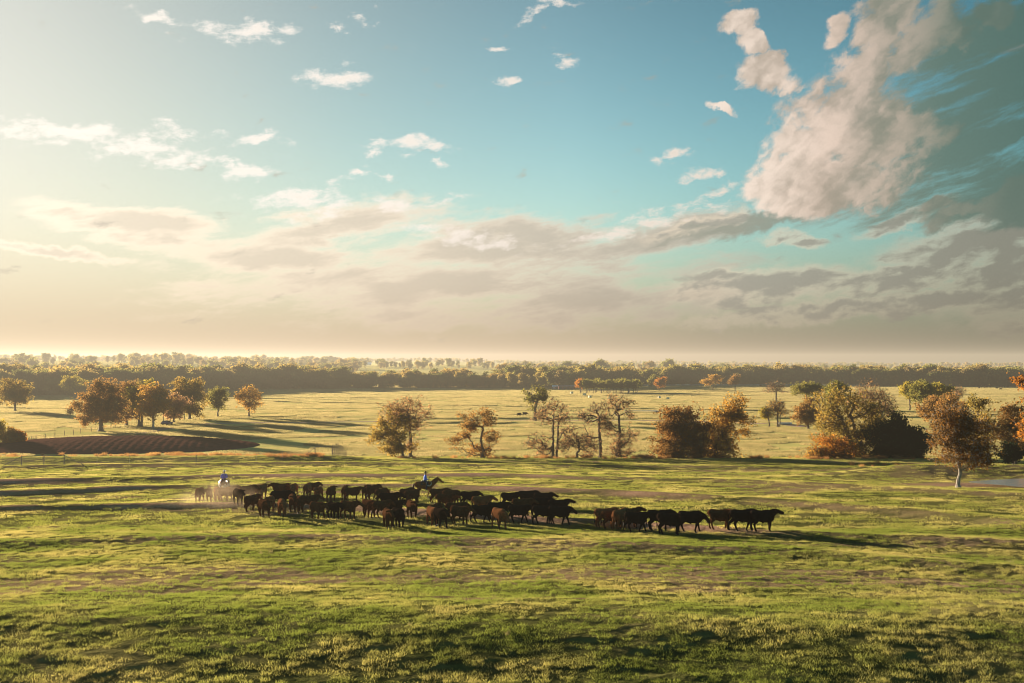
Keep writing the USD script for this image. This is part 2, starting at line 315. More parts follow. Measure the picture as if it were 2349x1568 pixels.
def build_ground():
    az = np.unique(np.concatenate([np.linspace(-33, 33, 520), np.linspace(33, 60, 36), np.linspace(60, 180, 25), -np.linspace(33, 60, 36), -np.linspace(60, 180, 25)]))
    az = az[:-1] if np.isclose(az[0] + 360, az[-1]) else az
    rr = np.concatenate([np.geomspace(2, 23, 30, endpoint=False), np.geomspace(23, 215, 560, endpoint=False), np.geomspace(215, 1000, 260, endpoint=False), np.geomspace(1000, 4250, 50)])
    A, R = np.meshgrid(np.radians(az), rr)
    X, Y = R * np.sin(A), R * np.cos(A)
    Z = ground_z(X.ravel(), Y.ravel()).reshape(X.shape)
    n, k = X.shape
    v = np.stack([X, Y, Z], -1).reshape(-1, 3)
    i, j = np.meshgrid(np.arange(n - 1), np.arange(k), indexing='ij')
    j2 = (j + 1) % k
    q = np.stack([i * k + j, (i + 1) * k + j, (i + 1) * k + j2, i * k + j2], -1).reshape(-1, 4)
    f = np.vstack([q[:, [0, 2, 1]], q[:, [0, 3, 2]]])
    c = len(v)
    v = np.vstack([v, [[0, 0, float(Z[0].mean())]]])
    f = np.vstack([f, np.stack([np.full(k, c), (np.arange(k) + 1) % k, np.arange(k)], -1)])
    fn = np.cross(v[f[:, 1]] - v[f[:, 0]], v[f[:, 2]] - v[f[:, 0]])
    if fn[:, 2].mean() < 0:
        f = f[:, ::-1]
    g = G()
    pos = g.node('geometry', 'position')
    soil = g.node('attribute', 'fac', attribute='soil')
    dist = g.node('vector_math', 'value', math_type='length', vector1=pos)
    flat = g.node('vector_math', 'vector', math_type='multiply', vector1=pos, vector2=(1, 1, 0))
    na = g.noise(flat, 0.9, 6.0, 0.6)
    nb = g.noise(flat, 0.09, 5.0, 0.55)
    nc = g.noise(flat, 4.5, 4.0, 0.6)
    green = g.mix(g.ss(na, 0.38, 0.66), (0.050, 0.055, 0.015), (0.095, 0.09, 0.028))
    green = g.mix(g.ss(nb, 0.44, 0.66, 0.0, 0.6), green, (0.15, 0.12, 0.05))
    gold = g.mix(g.ss(nb, 0.36, 0.64), (0.52, 0.41, 0.15), (0.42, 0.375, 0.125))
    gold = g.mix(g.ss(nc, 0.55, 0.8, 0.0, 0.35), gold, (0.12, 0.12, 0.04))
    field = g.ss(dist, 175.0, 225.0)
    grass = g.mix(field, green, gold)
    earth = g.mix(g.ss(nc, 0.35, 0.7), (0.22, 0.125, 0.085), (0.38, 0.235, 0.165))
    col = g.mix(soil, grass, earth)
    hgt = g.add(g.mul(nc, 0.06), g.mul(g.noise(flat, 1.6, 5.0, 0.65), 0.16))
    bmp = g.node('bump', 'normal', height=hgt, strength=0.9, distance=1.0)
    bs = g.node('principled_bsdf', 'BSDF', base_color=col, roughness=1.0, specular_ior_level=0.0, sheen_weight=0.0, normal=bmp)
    mat = g.done('/World/Looks/pasture', surface=bs)
    o = obj('pasture_ground', (v, f), mat, smooth=True)
    primvar(o, 'soil', soil_of(v[:, 0], v[:, 1]))
    tag(o, 'grassy hillside falling to a wide golden valley floor', None, None, 'structure')
    return o

def ray(X, Y):
    """The ground point seen at (X, Y) of the photograph's 2349 x 1568 view."""
    x, z = (X - 1174.5) / 2284.0, -(Y - 784.0) / 2284.0
    p = math.radians(PITCH)
    d = np.array([x, math.cos(p) - z * math.sin(p), math.sin(p) + z * math.cos(p)])
    s = np.geomspace(8, 4200, 2600)
    P = d[None] * s[:, None]
    h = P[:, 2] - ground_z(P[:, 0], P[:, 1], False)
    k = int(np.argmax(h < 0)) if (h < 0).any() else len(s) - 1
    k = max(k, 1)
    a = h[k - 1] / (h[k - 1] - h[k] + 1e-9)
    q = P[k - 1] + (P[k] - P[k - 1]) * min(max(a, 0), 1)
    return np.array([q[0], q[1], float(ground_z(q[:1], q[1:2])[0])])
def on_ground(x, y):
    return np.array([x, y, float(ground_z(np.array([x]), np.array([y]))[0])])
# ------------------------------------------------------------------ grass
def blade_mesh(rng, n, rad, lmin, lmax, w, lean):
    V, F = [], []
    a, r = rng.uniform(0, 2 * PI, n), rad * np.sqrt(rng.uniform(0, 1, n))
    bx, by = r * np.cos(a), r * np.sin(a)
    L = rng.uniform(lmin, lmax, n)
    th = rng.uniform(0, 2 * PI, n)
    ln = rng.uniform(0.15, lean, n)
    yaw = rng.uniform(0, 2 * PI, n)
    for i in range(n):
        d = np.array([math.cos(th[i]) * ln[i], math.sin(th[i]) * ln[i], 0])
        s = np.array([math.cos(yaw[i]), math.sin(yaw[i]), 0]) * w * 0.5
        b = np.array([bx[i], by[i], -0.03])
        m = b + np.array([0, 0, L[i] * 0.6]) + d * L[i] * 0.4
        t = b + np.array([0, 0, L[i] * 0.92]) + d * L[i] * 1.15
        k = len(V)
        V += [b - s, b + s, m + s * 0.75, m - s * 0.75, t]
        F += [(k, k + 1, k + 2), (k, k + 2, k + 3), (k + 3, k + 2, k + 4)]
    return np.array(V), np.array(F)
def grass_material(name, a, b, dry, tr=0.5, through=(1.25, 1.2, 0.75)):
    g = G()
    pos = g.node('geometry', 'position')
    flat = g.node('vector_math', 'vector', math_type='multiply', vector1=pos, vector2=(1, 1, 0))
    isl = g.node('geometry', 'random_per_island')
    rnd = g.node('object_info', 'random')
    nb = g.noise(flat, 0.14, 4.0, 0.55)
    c = g.mix(isl, tuple(x * 0.72 for x in a), tuple(x * 1.18 for x in b))
    c = g.mix(g.mul(g.ss(nb, 0.42, 0.68), 0.65), c, dry)
    c = g.mix(g.ss(g.node('white_noise_texture', 'value', dimensions='1D', w=g.mul(isl, 91.7)), 0.86, 0.9, 0.0, 0.8), c, dry)
    df = g.node('diffuse_bsdf', 'BSDF', color=c)
    tl = g.node('translucent_bsdf', 'BSDF', color=g.mix(1.0, c, through, 'multiply'))
    mx = g.node('mix_closure', 'closure', fac=tr, closure1=df, closure2=tl)
    return g.done('/World/Looks/' + name, surface=mx)
def instancer(name, protos, mat, pos, yaw, scale, which, tilt=None, label=None):
    path = '/World/' + numbered(name)
    pi = UsdGeom.PointInstancer.Define(stage, path)
    UsdGeom.Scope.Define(stage, path + '/kinds')
    targets = []
    for i, pm in enumerate(protos):
        p = path + '/kinds/' + (name.split('_')[-1] + '_clump' + (f'_{i:03d}' if i else ''))
        if isinstance(pm, tuple) and len(pm) == 2 and not isinstance(pm[0], list):
            usdkit.mesh(stage, p, pm, mat if not isinstance(mat, list) else mat[i])
        targets.append(Sdf.Path(p))
    pi.CreatePrototypesRel().SetTargets(targets)
    pi.CreateProtoIndicesAttr(Vt.IntArray.FromNumpy(np.asarray(which, np.int32)))
    pi.CreatePositionsAttr(Vt.Vec3fArray.FromNumpy(np.asarray(pos, np.float32)))
    q = np.zeros((len(pos), 4)); q[:, 0] = np.cos(yaw / 2); q[:, 3] = np.sin(yaw / 2)
    pi.CreateOrientationsAttr(Vt.QuathArray([Gf.Quath(float(a), float(b), float(c), float(d)) for a, b, c, d in q]))
    sc = np.asarray(scale, np.float32)
    pi.CreateScalesAttr(Vt.Vec3fArray.FromNumpy(np.repeat(sc[:, None], 3, 1) if sc.ndim == 1 else sc))
    tag(pi.GetPrim(), label, None, None, 'stuff')
    return pi
def fan(rng, n, r0, r1, half):
    """Points spread evenly over the part of the ground that the picture can see."""
    y = np.sqrt(rng.uniform(r0 ** 2, r1 ** 2, n))
    x = rng.uniform(-half, half, n) * y
    return x, y
def build_grass():
    rng = np.random.default_rng(11)
    near = [blade_mesh(rng, 95, 0.32, 0.04, 0.12, 0.012, 0.8) for _ in range(5)] + [blade_mesh(rng, 50, 0.16, 0.08, 0.17, 0.013, 0.9) for _ in range(2)]
    mid = [blade_mesh(rng, 90, 0.75, 0.06, 0.17, 0.028, 0.8) for _ in range(4)]
    gm = grass_material('grass_blades', (0.200, 0.235, 0.062), (0.340, 0.345, 0.125), (0.45, 0.36, 0.18))
    gm2 = grass_material('slope_blades', (0.235, 0.248, 0.070), (0.39, 0.365, 0.135), (0.48, 0.39, 0.185))
    for nm, protos, n, r0, r1, spread in (('near_grass', near, 19000, 23.0, 66.0, 0.60), ('slope_grass', mid, 17000, 62.0, 205.0, 0.60)):
        x, y = fan(rng, n, r0, r1, spread)
        px, py, rx, ry, lv = POND
        keep = (rng.uniform(0, 1, n) > 1.5 * soil_of(x, y)) & (np.hypot((x - px) / rx, (y - py) / ry) > 1.12)
        x, y = x[keep], y[keep]
        lush = fbm(np.stack([x / 3.5, y / 2.6, 0 * x], -1), 3, 51)
        sc = np.clip(0.72 + 0.7 * (lush - 0.25), 0.6, 1.3) * rng.uniform(0.8, 1.2, len(x))
        z = ground_z(x, y)
        instancer(nm, protos, gm if nm == 'near_grass' else gm2, np.stack([x, y, z], -1), rng.uniform(0, 2 * PI, len(x)), np.stack([sc ** 0.4, sc ** 0.4, sc], -1), rng.integers(0, len(protos), len(x)),
                  label='short pasture grass on the hillside')

def build_meadow():
    """The dry grass of the valley floor: wide clumps of single blades."""
    rng = np.random.default_rng(17)
    protos = []
    for s in range(4):
        n = 2600
        a, r = rng.uniform(0, 2 * PI, n), 6.0 * np.sqrt(rng.uniform(0, 1, n))
        b = np.stack([r * np.cos(a), r * np.sin(a), np.full(n, -0.05)], 1)
        yaw = rng.uniform(0, 2 * PI, n)
        w = np.stack([np.cos(yaw), np.sin(yaw), 0 * yaw], 1) * rng.uniform(0.05, 0.11, (n, 1))
        t = b + np.stack([rng.normal(0, .08, n), rng.normal(0, .08, n), rng.uniform(.18, .42, n)], 1)
        v = np.stack([b - w, b + w, t], 1).reshape(-1, 3)
        protos.append((v, np.arange(3 * n).reshape(-1, 3)))
    m_ = grass_material('meadow_blades', (0.36, 0.315, 0.145), (0.44, 0.385, 0.195), (0.42, 0.33, 0.165), 0.5, (1.08, 1.02, 0.88))
    x, y = fan(rng, 9500, 203, 1060, .60)
    r2 = ((x + 92) / 36.5) ** 2 + ((y - 236) / 26.5) ** 2
    road = np.array(ROAD)
    ok = (r2 > 1.25) & (np.abs(y - np.interp(x, road[2:, 0], road[2:, 1], left=-999, right=-999)) > 7)
    x, y = x[ok], y[ok]
    s = rng.uniform(0.75, 1.2, len(x))
    instancer('meadow_grass', protos, m_, np.stack([x, y, ground_z(x, y)], 1), rng.uniform(0, 6.28, len(x)), np.stack([1 + 0 * s, 1 + 0 * s, s], 1), rng.integers(0, 4, len(x)), label='dry golden grass of the wide meadow')
_D = lambda Y: 18.7 * 995.6 / ((Y - 842) * 0.43593)
ROAD = [(-118, 262), (-114, 272)] + [((X - 1174.5) / 2284 * _D(Y), _D(Y)) for X, Y in [(332, 993.7), (355, 987.4), (399, 980), (434, 975.6), (473, 972.5), (517, 971), (600, 969.5), (742, 968.5), (900, 966), (1174, 964), (1500, 965), (1700, 969), (1760, 973), (1850, 980)]]
# ------------------------------------------------------------------ trees
def tubes(segs, sides=4):
    """segs: (start, end, r0, r1) arrays -> one mesh of tapered tubes."""
    a, b, r0, r1 = [np.asarray(x, float) for x in segs]
    d = b - a
    d /= np.linalg.norm(d, axis=1, keepdims=True) + 1e-9
    h = np.where(np.abs(d[:, 2:3]) < 0.9, [[0, 0, 1.0]], [[1.0, 0, 0]])
    u = np.cross(d, h); u /= np.linalg.norm(u, axis=1, keepdims=True) + 1e-9
    w = np.cross(d, u)
    an = np.arange(sides) * 2 * PI / sides
    ring = np.cos(an)[None, :, None] * u[:, None] + np.sin(an)[None, :, None] * w[:, None]
    lo = a[:, None] + ring * r0[:, None, None]
    hi = b[:, None] + ring * r1[:, None, None]
    n = len(a)
    v = np.concatenate([lo, hi], 1).reshape(-1, 3)
    k = np.arange(sides)
    q = np.stack([k, (k + 1) % sides, sides + (k + 1) % sides, sides + k], 1)
    q = (q[None] + (np.arange(n) * 2 * sides)[:, None, None]).reshape(-1, 4)
    f = np.vstack([q[:, [0, 1, 2]], q[:, [0, 2, 3]]])
    return v, f
def leaf_cloud(rng, centres, per, spread, size, droop=0.15):
    n = len(centres) * per
    c = np.repeat(centres, per, 0) + rng.normal(0, 1, (n, 3)) * spread * np.array([1, 1, 0.8])
    c[:, 2] -= droop * rng.uniform(0, 1, n) * spread
    c[:, 2] = np.maximum(c[:, 2], 0.25)
    a = rng.normal(0, 1, (n, 3)); a /= np.linalg.norm(a, axis=1, keepdims=True)
    b = rng.normal(0, 1, (n, 3)); b -= a * (a * b).sum(1, keepdims=True); b /= np.linalg.norm(b, axis=1, keepdims=True)
    s = size * rng.uniform(0.6, 1.35, (n, 1))
    v = np.stack([c - a * s * 0.55, c + a * s * 0.25 + b * s * 0.45, c + a * s * 0.65 - b * s * 0.15, c - a * s * 0.05 - b * s * 0.5], 1).reshape(-1, 3)
    k = np.arange(n)[:, None] * 4
    return v, np.vstack([k + [0, 1, 2], k + [0, 2, 3]])
def grow(seed, lobes, trunk, R, tips=420, per=16, spread=0.45, size=0.26, twig=1.0, stems=((0.0, 0.0),), kink=0.10):
    """lobes: (x, z, rx, rz[, y, ry]) in metres; trunk: polyline [(x, y, z), ...] from the base up. Returns wood and leaf meshes."""
    rng = np.random.default_rng(seed)
    P, PAR, D = [], [], []
    tr = [np.array(p, float) for p in trunk]
    for sx, sy in stems:
        prev = -1
        for i in range(len(tr) - 1):
            for t in np.linspace(0, 1, 5)[(0 if i == 0 else 1):]:
                q = tr[i] + (tr[i + 1] - tr[i]) * t
                f = q[2] / max(tr[-1][2], 0.1)
                q = q + np.array([sx * (1 - 0.35 * f) + 0.9 * sx * f, sy, 0]) + rng.normal(0, 0.05, 3) * [1, 1, 0] * (q[2] > 0.3)
                P.append(q); PAR.append(prev); D.append((0, 0, 1)); prev = len(P) - 1
    wts = np.array([l[2] * l[3] * (l[2] + l[3]) for l in lobes])
    T = []
    nc = max(5, tips // 8)                        # clumps of twigs, with gaps between them
    C = []
    for w in rng.choice(len(lobes), nc, p=wts / wts.sum()):
        l = lobes[w]
        d = rng.normal(0, 1, 3); d /= np.linalg.norm(d)
        r = rng.uniform(0.08, 1.0) ** 0.36 * rng.uniform(0.82, 1.12)
        y0, ry = (l[4], l[5]) if len(l) > 4 else (0.0, 0.85 * l[2])
        C.append((l[0] + d[0] * l[2] * r, y0 + d[1] * ry * r, l[1] + d[2] * l[3] * r, 0.185 * math.sqrt(l[2] * l[3]) + 0.12))
    for w in rng.integers(0, nc, tips):
        c = C[w]
        q = np.array(c[:3]) + rng.normal(0, 1, 3) * c[3] * np.array([1.15, 1.15, 0.75])
        q[2] = max(q[2], 0.35)
        T.append(q)
    T = np.array(T)
    base = np.array(P)
    dd = np.min(np.linalg.norm(T[:, None] - base[None, ::3], axis=2), 1)
    order = np.argsort(dd * rng.uniform(0.75, 1.25, len(T)))
    first = len(P)
    X = np.zeros((first + 4 * len(T), 3)); X[:first] = P
    DIR = np.zeros_like(X); DIR[:first] = D
    n = first
    ends = []
    top = tr[-1]
    for i in order:
        t = T[i]
        v = t[None] - X[:n]
        L = np.linalg.norm(v, axis=1) + 1e-6
        cosd = (v * DIR[:n]).sum(1) / L
        cost = L * (1.35 - 0.45 * cosd) + 0.4 * np.maximum(0, X[:n, 2] - t[2])
        cost[:first] += 0.25 * (np.array([p[2] for p in P[:first]]) < 0.18 * top[2]) * 50
        j = int(np.argmin(cost))
        a = X[j]; Lj = L[j]
        c = a + DIR[j] * Lj * 0.45 + rng.normal(0, 1, 3) * Lj * kink
        prev = j
        for s in (0.36, 0.7, 1.0):
            q = (1 - s) ** 2 * a + 2 * s * (1 - s) * c + s * s * t + (rng.normal(0, 1, 3) * Lj * kink * 0.35 if s < 1 else 0)
            X[n] = q
            e = q - X[prev]
            DIR[n] = e / (np.linalg.norm(e) + 1e-9) * 0.8 + np.array([0, 0, 0.2])
            PAR.append(prev); prev = n; n += 1
        ends.append(prev)
    X = X[:n]; PAR = np.array(PAR)
    cnt = np.zeros(n); cnt[ends] = 1
    for k in range(n - 1, -1, -1):
        if PAR[k] >= 0: cnt[PAR[k]] += cnt[k]
    cnt = np.maximum(cnt, 1)
    rad = R * (cnt / cnt.max()) ** 0.44
    k = np.arange(n)[PAR >= 0]
    pr = PAR[k]
    r0 = np.minimum(rad[pr], rad[k] * 1.35); r1 = rad[k]
    flare = 1 + 0.7 * np.exp(-X[pr][:, 2] / 0.35)
    big = rad[k] > R * 0.22
    parts = []
    if big.any(): parts.append(tubes((X[pr[big]], X[k[big]], r0[big] * flare[big], r1[big] * (1 + 0.7 * np.exp(-X[k[big]][:, 2] / 0.35))), 7))
    if (~big).any(): parts.append(tubes((X[pr[~big]], X[k[~big]], np.maximum(r0[~big], 0.012), np.maximum(r1[~big] * 0.9, 0.008)), 3))
    e = np.array(ends)
    if twig > 0:                                   # fine twigs beyond the ends
        m = int(4 * twig)
        st = np.repeat(X[e], m, 0)
        dr = np.repeat(DIR[e], m, 0) + rng.normal(0, 0.55, (len(st), 3))
        dr /= np.linalg.norm(dr, axis=1, keepdims=True)
        en = st + dr * rng.uniform(0.35, 1.0, (len(st), 1)) * spread * 2.0
        en[:, 2] = np.maximum(en[:, 2], 0.1)
        parts.append(tubes((st, en, np.full(len(st), 0.016), np.full(len(st), 0.007)), 3))
    cen = np.vstack([X[e], X[PAR[e]] * 0.4 + X[e] * 0.6])
    cen = cen[rng.uniform(0, 1, len(cen)) < 0.82]
    leaves = leaf_cloud(rng, cen, max(1, int(per * 0.36)), spread * 0.9, size * 1.22) if per > 0 else None
    return cat_meshes(parts), leaves

def leaf_material(name, a, b, c, tr=0.45, by_object=False):
    """Three leaf colours, mixed leaf by leaf and in patches of the crown."""
    g = G()
    isl = g.node('geometry', 'random_per_island')
    pos = g.node('geometry', 'position')
    nb = g.noise(pos, 0.35, 3.0, 0.55)
    col = g.mix(g.ss(isl, 0.15, 0.85), a, b)
    col = g.mix(g.ss(nb, 0.40, 0.62, 0.0, 0.85), col, c)
    if by_object:
        rnd = g.node('object_info', 'random')
        hue = g.ramp(rnd, by_object)
        col = g.mix(0.8, col, g.mix(1.0, hue, g.vec(g.lin(isl, 0, 1, 0.7, 1.35), g.lin(isl, 0, 1, 0.7, 1.35), g.lin(isl, 0, 1, 0.7, 1.3)), 'multiply'))
    df = g.node('diffuse_bsdf', 'BSDF', color=col)
    tl = g.node('translucent_bsdf', 'BSDF', color=g.mix(1.0, col, (1.25, 1.1, 0.8), 'multiply'))
    return g.done('/World/Looks/' + name, surface=g.node('mix_closure', 'closure', fac=tr, closure1=df, closure2=tl))
def bark_material(name, a, b):
    g = G()
    pos = g.node('geometry', 'position')
    st = g.node('vector_math', 'vector', math_type='multiply', vector1=pos, vector2=(9, 9, 1.6))
    n = g.noise(st, 1.0, 4.0, 0.6)
    col = g.mix(g.ss(n, 0.35, 0.65), a, b)
    return g.done('/World/Looks/' + name, surface=g.node('principled_bsdf', 'BSDF', base_color=col, roughness=0.95, specular_ior_level=0.1,
                  normal=g.node('bump', 'normal', height=n, strength=0.6, distance=0.05)))
LEAF = {}
def tree_looks():
    LEAF['rust'] = leaf_material('rust_leaves', (0.275, 0.155, 0.054), (0.41, 0.255, 0.09), (0.195, 0.13, 0.05))
    LEAF['umber'] = leaf_material('umber_leaves', (0.20, 0.105, 0.036), (0.34, 0.185, 0.06), (0.13, 0.08, 0.032))
    LEAF['orange'] = leaf_material('orange_leaves', (0.34, 0.15, 0.025), (0.42, 0.20, 0.035), (0.24, 0.10, 0.025))
    LEAF['golden'] = leaf_material('golden_leaves', (0.40, 0.235, 0.055), (0.52, 0.34, 0.085), (0.27, 0.17, 0.045))
    LEAF['rosy'] = leaf_material('rosy_brown_leaves', (0.34, 0.205, 0.115), (0.44, 0.265, 0.14), (0.26, 0.155, 0.08))
    LEAF['mixed'] = leaf_material('green_and_rust_leaves', (0.29, 0.20, 0.055), (0.42, 0.26, 0.075), (0.18, 0.155, 0.045))
    LEAF['olive'] = leaf_material('olive_leaves', (0.19, 0.175, 0.045), (0.29, 0.25, 0.065), (0.115, 0.125, 0.038))
    LEAF['yellow'] = leaf_material('yellow_green_leaves', (0.30, 0.24, 0.04), (0.36, 0.28, 0.05), (0.20, 0.19, 0.04))
    LEAF['dark'] = leaf_material('evergreen_leaves', (0.018, 0.032, 0.014), (0.032, 0.048, 0.018), (0.012, 0.022, 0.011), tr=0.15)
    LEAF['bark'] = bark_material('grey_brown_bark', (0.085, 0.062, 0.045), (0.19, 0.145, 0.11))
    LEAF['pale_bark'] = bark_material('pale_bark', (0.20, 0.17, 0.14), (0.36, 0.31, 0.26))

def place_tree(name, label, look, base, lobes, seed, R=0.30, tips=420, per=16, spread=0.42, size=0.26, dist=None, group=None, stems=((0, 0),), lean=None, bark='bark', fork=0.30, twig=1.0, cat='tree', kink=0.10, depth=0.85):
    """base: the trunk's foot in the photograph (2349 x 1568); lobes: the crown's outline there as (X, Y, half width, half height). Real size follows from the distance."""
    if dist is None:
        p = ray(*base)
    else:
        x = (base[0] - 1174.5) / 2284.0 * dist
        p = on_ground(x, dist)
    m = p[1] / 2284.0
    z0 = 784 - 2284 * math.tan(math.atan2(p[2], p[1]) - math.radians(PITCH))       # image height of the real foot
    L = []
    rng = np.random.default_rng(seed + 500)
    for X, Y, rx, ry in lobes:
        L.append(((X - base[0]) * m, (z0 - Y) * m, rx * m, ry * m, rng.uniform(-0.25, 0.25) * rx * m, depth * rx * m))
    big = max(L, key=lambda l: l[2] * l[3])
    topz = max(l[1] + l[3] for l in L)
    hi = max(L, key=lambda l: l[1])
    tr = [(0, 0, -0.3), (big[0] * 0.05, 0, topz * fork * 0.6), (big[0] * 0.25 + (lean or 0) * 0.5, 0, topz * fork), (hi[0] * 0.55 + big[0] * 0.2 + (lean or 0), 0, topz * (fork + 0.30))]
    wood, leaves = grow(seed, L, tr, R, tips, per, spread, size, twig, stems, kink)
    t = thing(name, label, cat, p, group=group)
    obj('trunk', wood, LEAF[bark], t.GetPath())
    if leaves is not None:
        obj('crown', leaves, LEAF[look], t.GetPath())
    return t
def build_trees():
    tree_looks()
    V = 'trees at the foot of the hill'
    P = place_tree
    # along the foot of the hill, left to right
    P('autumn_tree', 'leaning rust and green tree, left one of two slender trunks below the meadow', 'mixed', (925, 1055), [(898, 978, 46, 36), (870, 992, 24, 24), (915, 1018, 36, 22), (895, 1030, 24, 10)], 1, R=0.26, tips=420, per=22, dist=198, group=V, fork=0.34)
    P('autumn_tree', 'tall tree with open rosy crown rising above its leaning neighbour', 'rosy', (943, 1055), [(938, 945, 50, 32), (975, 952, 22, 16), (915, 960, 24, 22), (955, 985, 26, 20), (948, 1022, 26, 18)], 2, R=0.3, tips=560, per=9, dist=200, group=V, fork=0.42, spread=0.36, size=0.2, twig=1.6)
    P('autumn_tree', 'lone rust coloured tree with layered crown between bare ground and slender pair', 'rust', (1107, 1056), [(1090, 965, 38, 24), (1068, 985, 24, 16), (1128, 1002, 28, 15), (1062, 1010, 30, 14), (1090, 1035, 40, 15), (1118, 960, 20, 18)], 3, R=0.3, tips=520, per=16, dist=198, group=V, fork=0.36, spread=0.38, size=0.22)
    P('autumn_tree', 'nearly bare rosy tree on twin stems left of the crooked trunk', 'rosy', (1268, 1057), [(1270, 945, 42, 26), (1240, 965, 18, 20), (1295, 960, 20, 16), (1238, 1015, 26, 26), (1288, 1000, 22, 34), (1250, 1035, 26, 18)], 4, R=0.27, tips=620, per=7, dist=198, group=V, stems=((0, 0), (0.75, 0.4)), fork=0.42, spread=0.34, size=0.18, twig=2.2)
    P('autumn_tree', 'low spreading dark-branched tree under the crooked trunk', 'rosy', (1322, 1057), [(1300, 1022, 26, 22), (1345, 1018, 28, 22), (1325, 1000, 22, 16), (1350, 1045, 20, 10)], 5, R=0.2, tips=380, per=7, dist=196, group=V, fork=0.25, spread=0.34, size=0.18, twig=2.2)
    P('bare_tree', 'bare tree with thick crooked black trunk and few leaves', 'rosy', (1377, 1058), [(1372, 945, 30, 22), (1342, 962, 22, 14), (1332, 985, 24, 10), (1390, 970, 14, 20), (1345, 1010, 18, 12)], 6, R=0.3, tips=330, per=5, dist=198, group=V, fork=0.40, spread=0.34, size=0.18, twig=2.2, kink=0.2)
    P('bare_tree', 'tall dark bare tree with ragged top right of the crooked trunk', 'rosy', (1419, 1058), [(1415, 928, 34, 20), (1440, 960, 20, 18), (1395, 975, 20, 26), (1432, 1000, 30, 26), (1420, 1035, 36, 18)], 7, R=0.36, tips=620, per=6, dist=197, group=V, fork=0.36, spread=0.34, size=0.18, twig=2.0, kink=0.16)
    P('autumn_tree', 'broad dense rust red tree, darkest and fullest crown in the middle row', 'umber', (1562, 1061), [(1562, 968, 46, 40), (1535, 1000, 40, 36), (1585, 985, 40, 40), (1548, 1035, 56, 22), (1600, 1020, 38, 32)], 8, R=0.5, tips=1250, per=24, dist=197, group=V, stems=((0, 0), (-0.9, 0.3), (3.6, 0.6)), fork=0.32, spread=0.42, size=0.24)
    P('autumn_tree', 'golden brown tree with high domed top touching the dense rust tree', 'golden', (1642, 1061), [(1684, 935, 34, 27), (1655, 960, 30, 26), (1690, 975, 32, 26), (1650, 1005, 40, 30), (1630, 1040, 34, 20), (1665, 1035, 30, 22)], 9, R=0.4, tips=1050, per=18, dist=198, group=V, lean=1.0, fork=0.32, spread=0.42, size=0.23, twig=1.4)
    P('bush', 'tiny leafless bush beside the dense rust tree', 'rosy', (1487, 1060), [(1480, 1052, 26, 9)], 10, R=0.05, tips=110, per=6, dist=194, cat='bush', spread=0.3, size=0.16, twig=1.5)
    # thicket on the right
    T = 'thicket of trees on the right'
    P('autumn_tree', 'huge gold and rust tree with black forked limbs left of the evergreen', 'mixed', (1976, 1064), [(1945, 925, 62, 32), (1905, 960, 40, 40), (1985, 965, 45, 40), (1930, 1005, 62, 36), (2005, 1000, 34, 50), (1985, 1040, 50, 20)], 11, R=0.55, tips=1250, per=18, dist=200, group=T, fork=0.3, spread=0.46, size=0.25, stems=((0, 0), (-1.2, 0.4)), kink=0.15)
    P('autumn_tree', 'low flame orange tree at the foot of the huge gold tree', 'orange', (1912, 1064), [(1905, 1030, 38, 30), (1885, 1045, 30, 16), (1940, 1040, 26, 22)], 12, R=0.2, tips=420, per=18, dist=195, group=T, fork=0.25, spread=0.4, size=0.22)
    P('bush', 'pale sprawling bush left of the flame orange tree', 'golden', (1862, 1063), [(1862, 1045, 22, 15), (1880, 1030, 16, 14)], 13, R=0.07, tips=200, per=9, dist=194, cat='bush', spread=0.32, size=0.18, twig=1.5)
    P('evergreen_tree', 'round dark evergreen tree, left of a touching dark pair', 'dark', (2045, 1064), [(2040, 1010, 44, 46), (2050, 985, 30, 28)], 14, R=0.3, tips=520, per=44, dist=197, group=T, fork=0.2, spread=0.5, size=0.26, twig=0)
    P('evergreen_tree', 'round dark evergreen tree, right of a touching dark pair', 'dark', (2088, 1064), [(2086, 1022, 44, 40), (2095, 1000, 26, 22)], 15, R=0.28, tips=480, per=44, dist=196, group=T, fork=0.2, spread=0.5, size=0.26, twig=0)
    P('bare_tree', 'reddish bare-topped tree with upswept limbs behind the huge gold tree', 'rosy', (2005, 1000), [(2002, 900, 40, 24), (1985, 920, 32, 26), (2030, 925, 24, 30), (2005, 945, 34, 20)], 16, R=0.4, tips=620, per=6, dist=246, group=T, fork=0.3, spread=0.5, size=0.22, twig=2.2)
    P('olive_tree', 'small green topped tree peeping over the huge gold tree', 'olive', (1922, 960), [(1920, 893, 22, 17), (1910, 910, 20, 14)], 17, R=0.3, tips=300, per=26, dist=330, group=T, spread=0.6, size=0.36)
    P('autumn_tree', 'rust tree with pale lower trunk standing at the pond edge', 'umber', (2196, 1113), [(2180, 960, 50, 27), (2220, 980, 46, 26), (2160, 1000, 44, 24), (2215, 1022, 60, 24), (2165, 1050, 56, 15), (2220, 1052, 54, 16)], 18, R=0.17, tips=1250, per=22, dist=106.2, group=T, fork=0.42, spread=0.24, size=0.13, bark='pale_bark')
    P('autumn_tree', 'slender dark leaning tree between pond tree and right edge thicket', 'mixed', (2262, 1054), [(2243, 925, 24, 18), (2262, 960, 34, 18), (2255, 985, 28, 30), (2240, 1030, 26, 24)], 19, R=0.25, tips=480, per=15, dist=168, group=T, fork=0.45, spread=0.34, size=0.2)
    P('autumn_tree', 'rust brown tree with dark green skirt near the right edge', 'rust', (2325, 1056), [(2322, 955, 34, 28), (2340, 990, 34, 30), (2300, 1000, 28, 26), (2330, 1035, 30, 24)], 20, R=0.3, tips=620, per=20, dist=166, group=T, fork=0.3, spread=0.36, size=0.2)
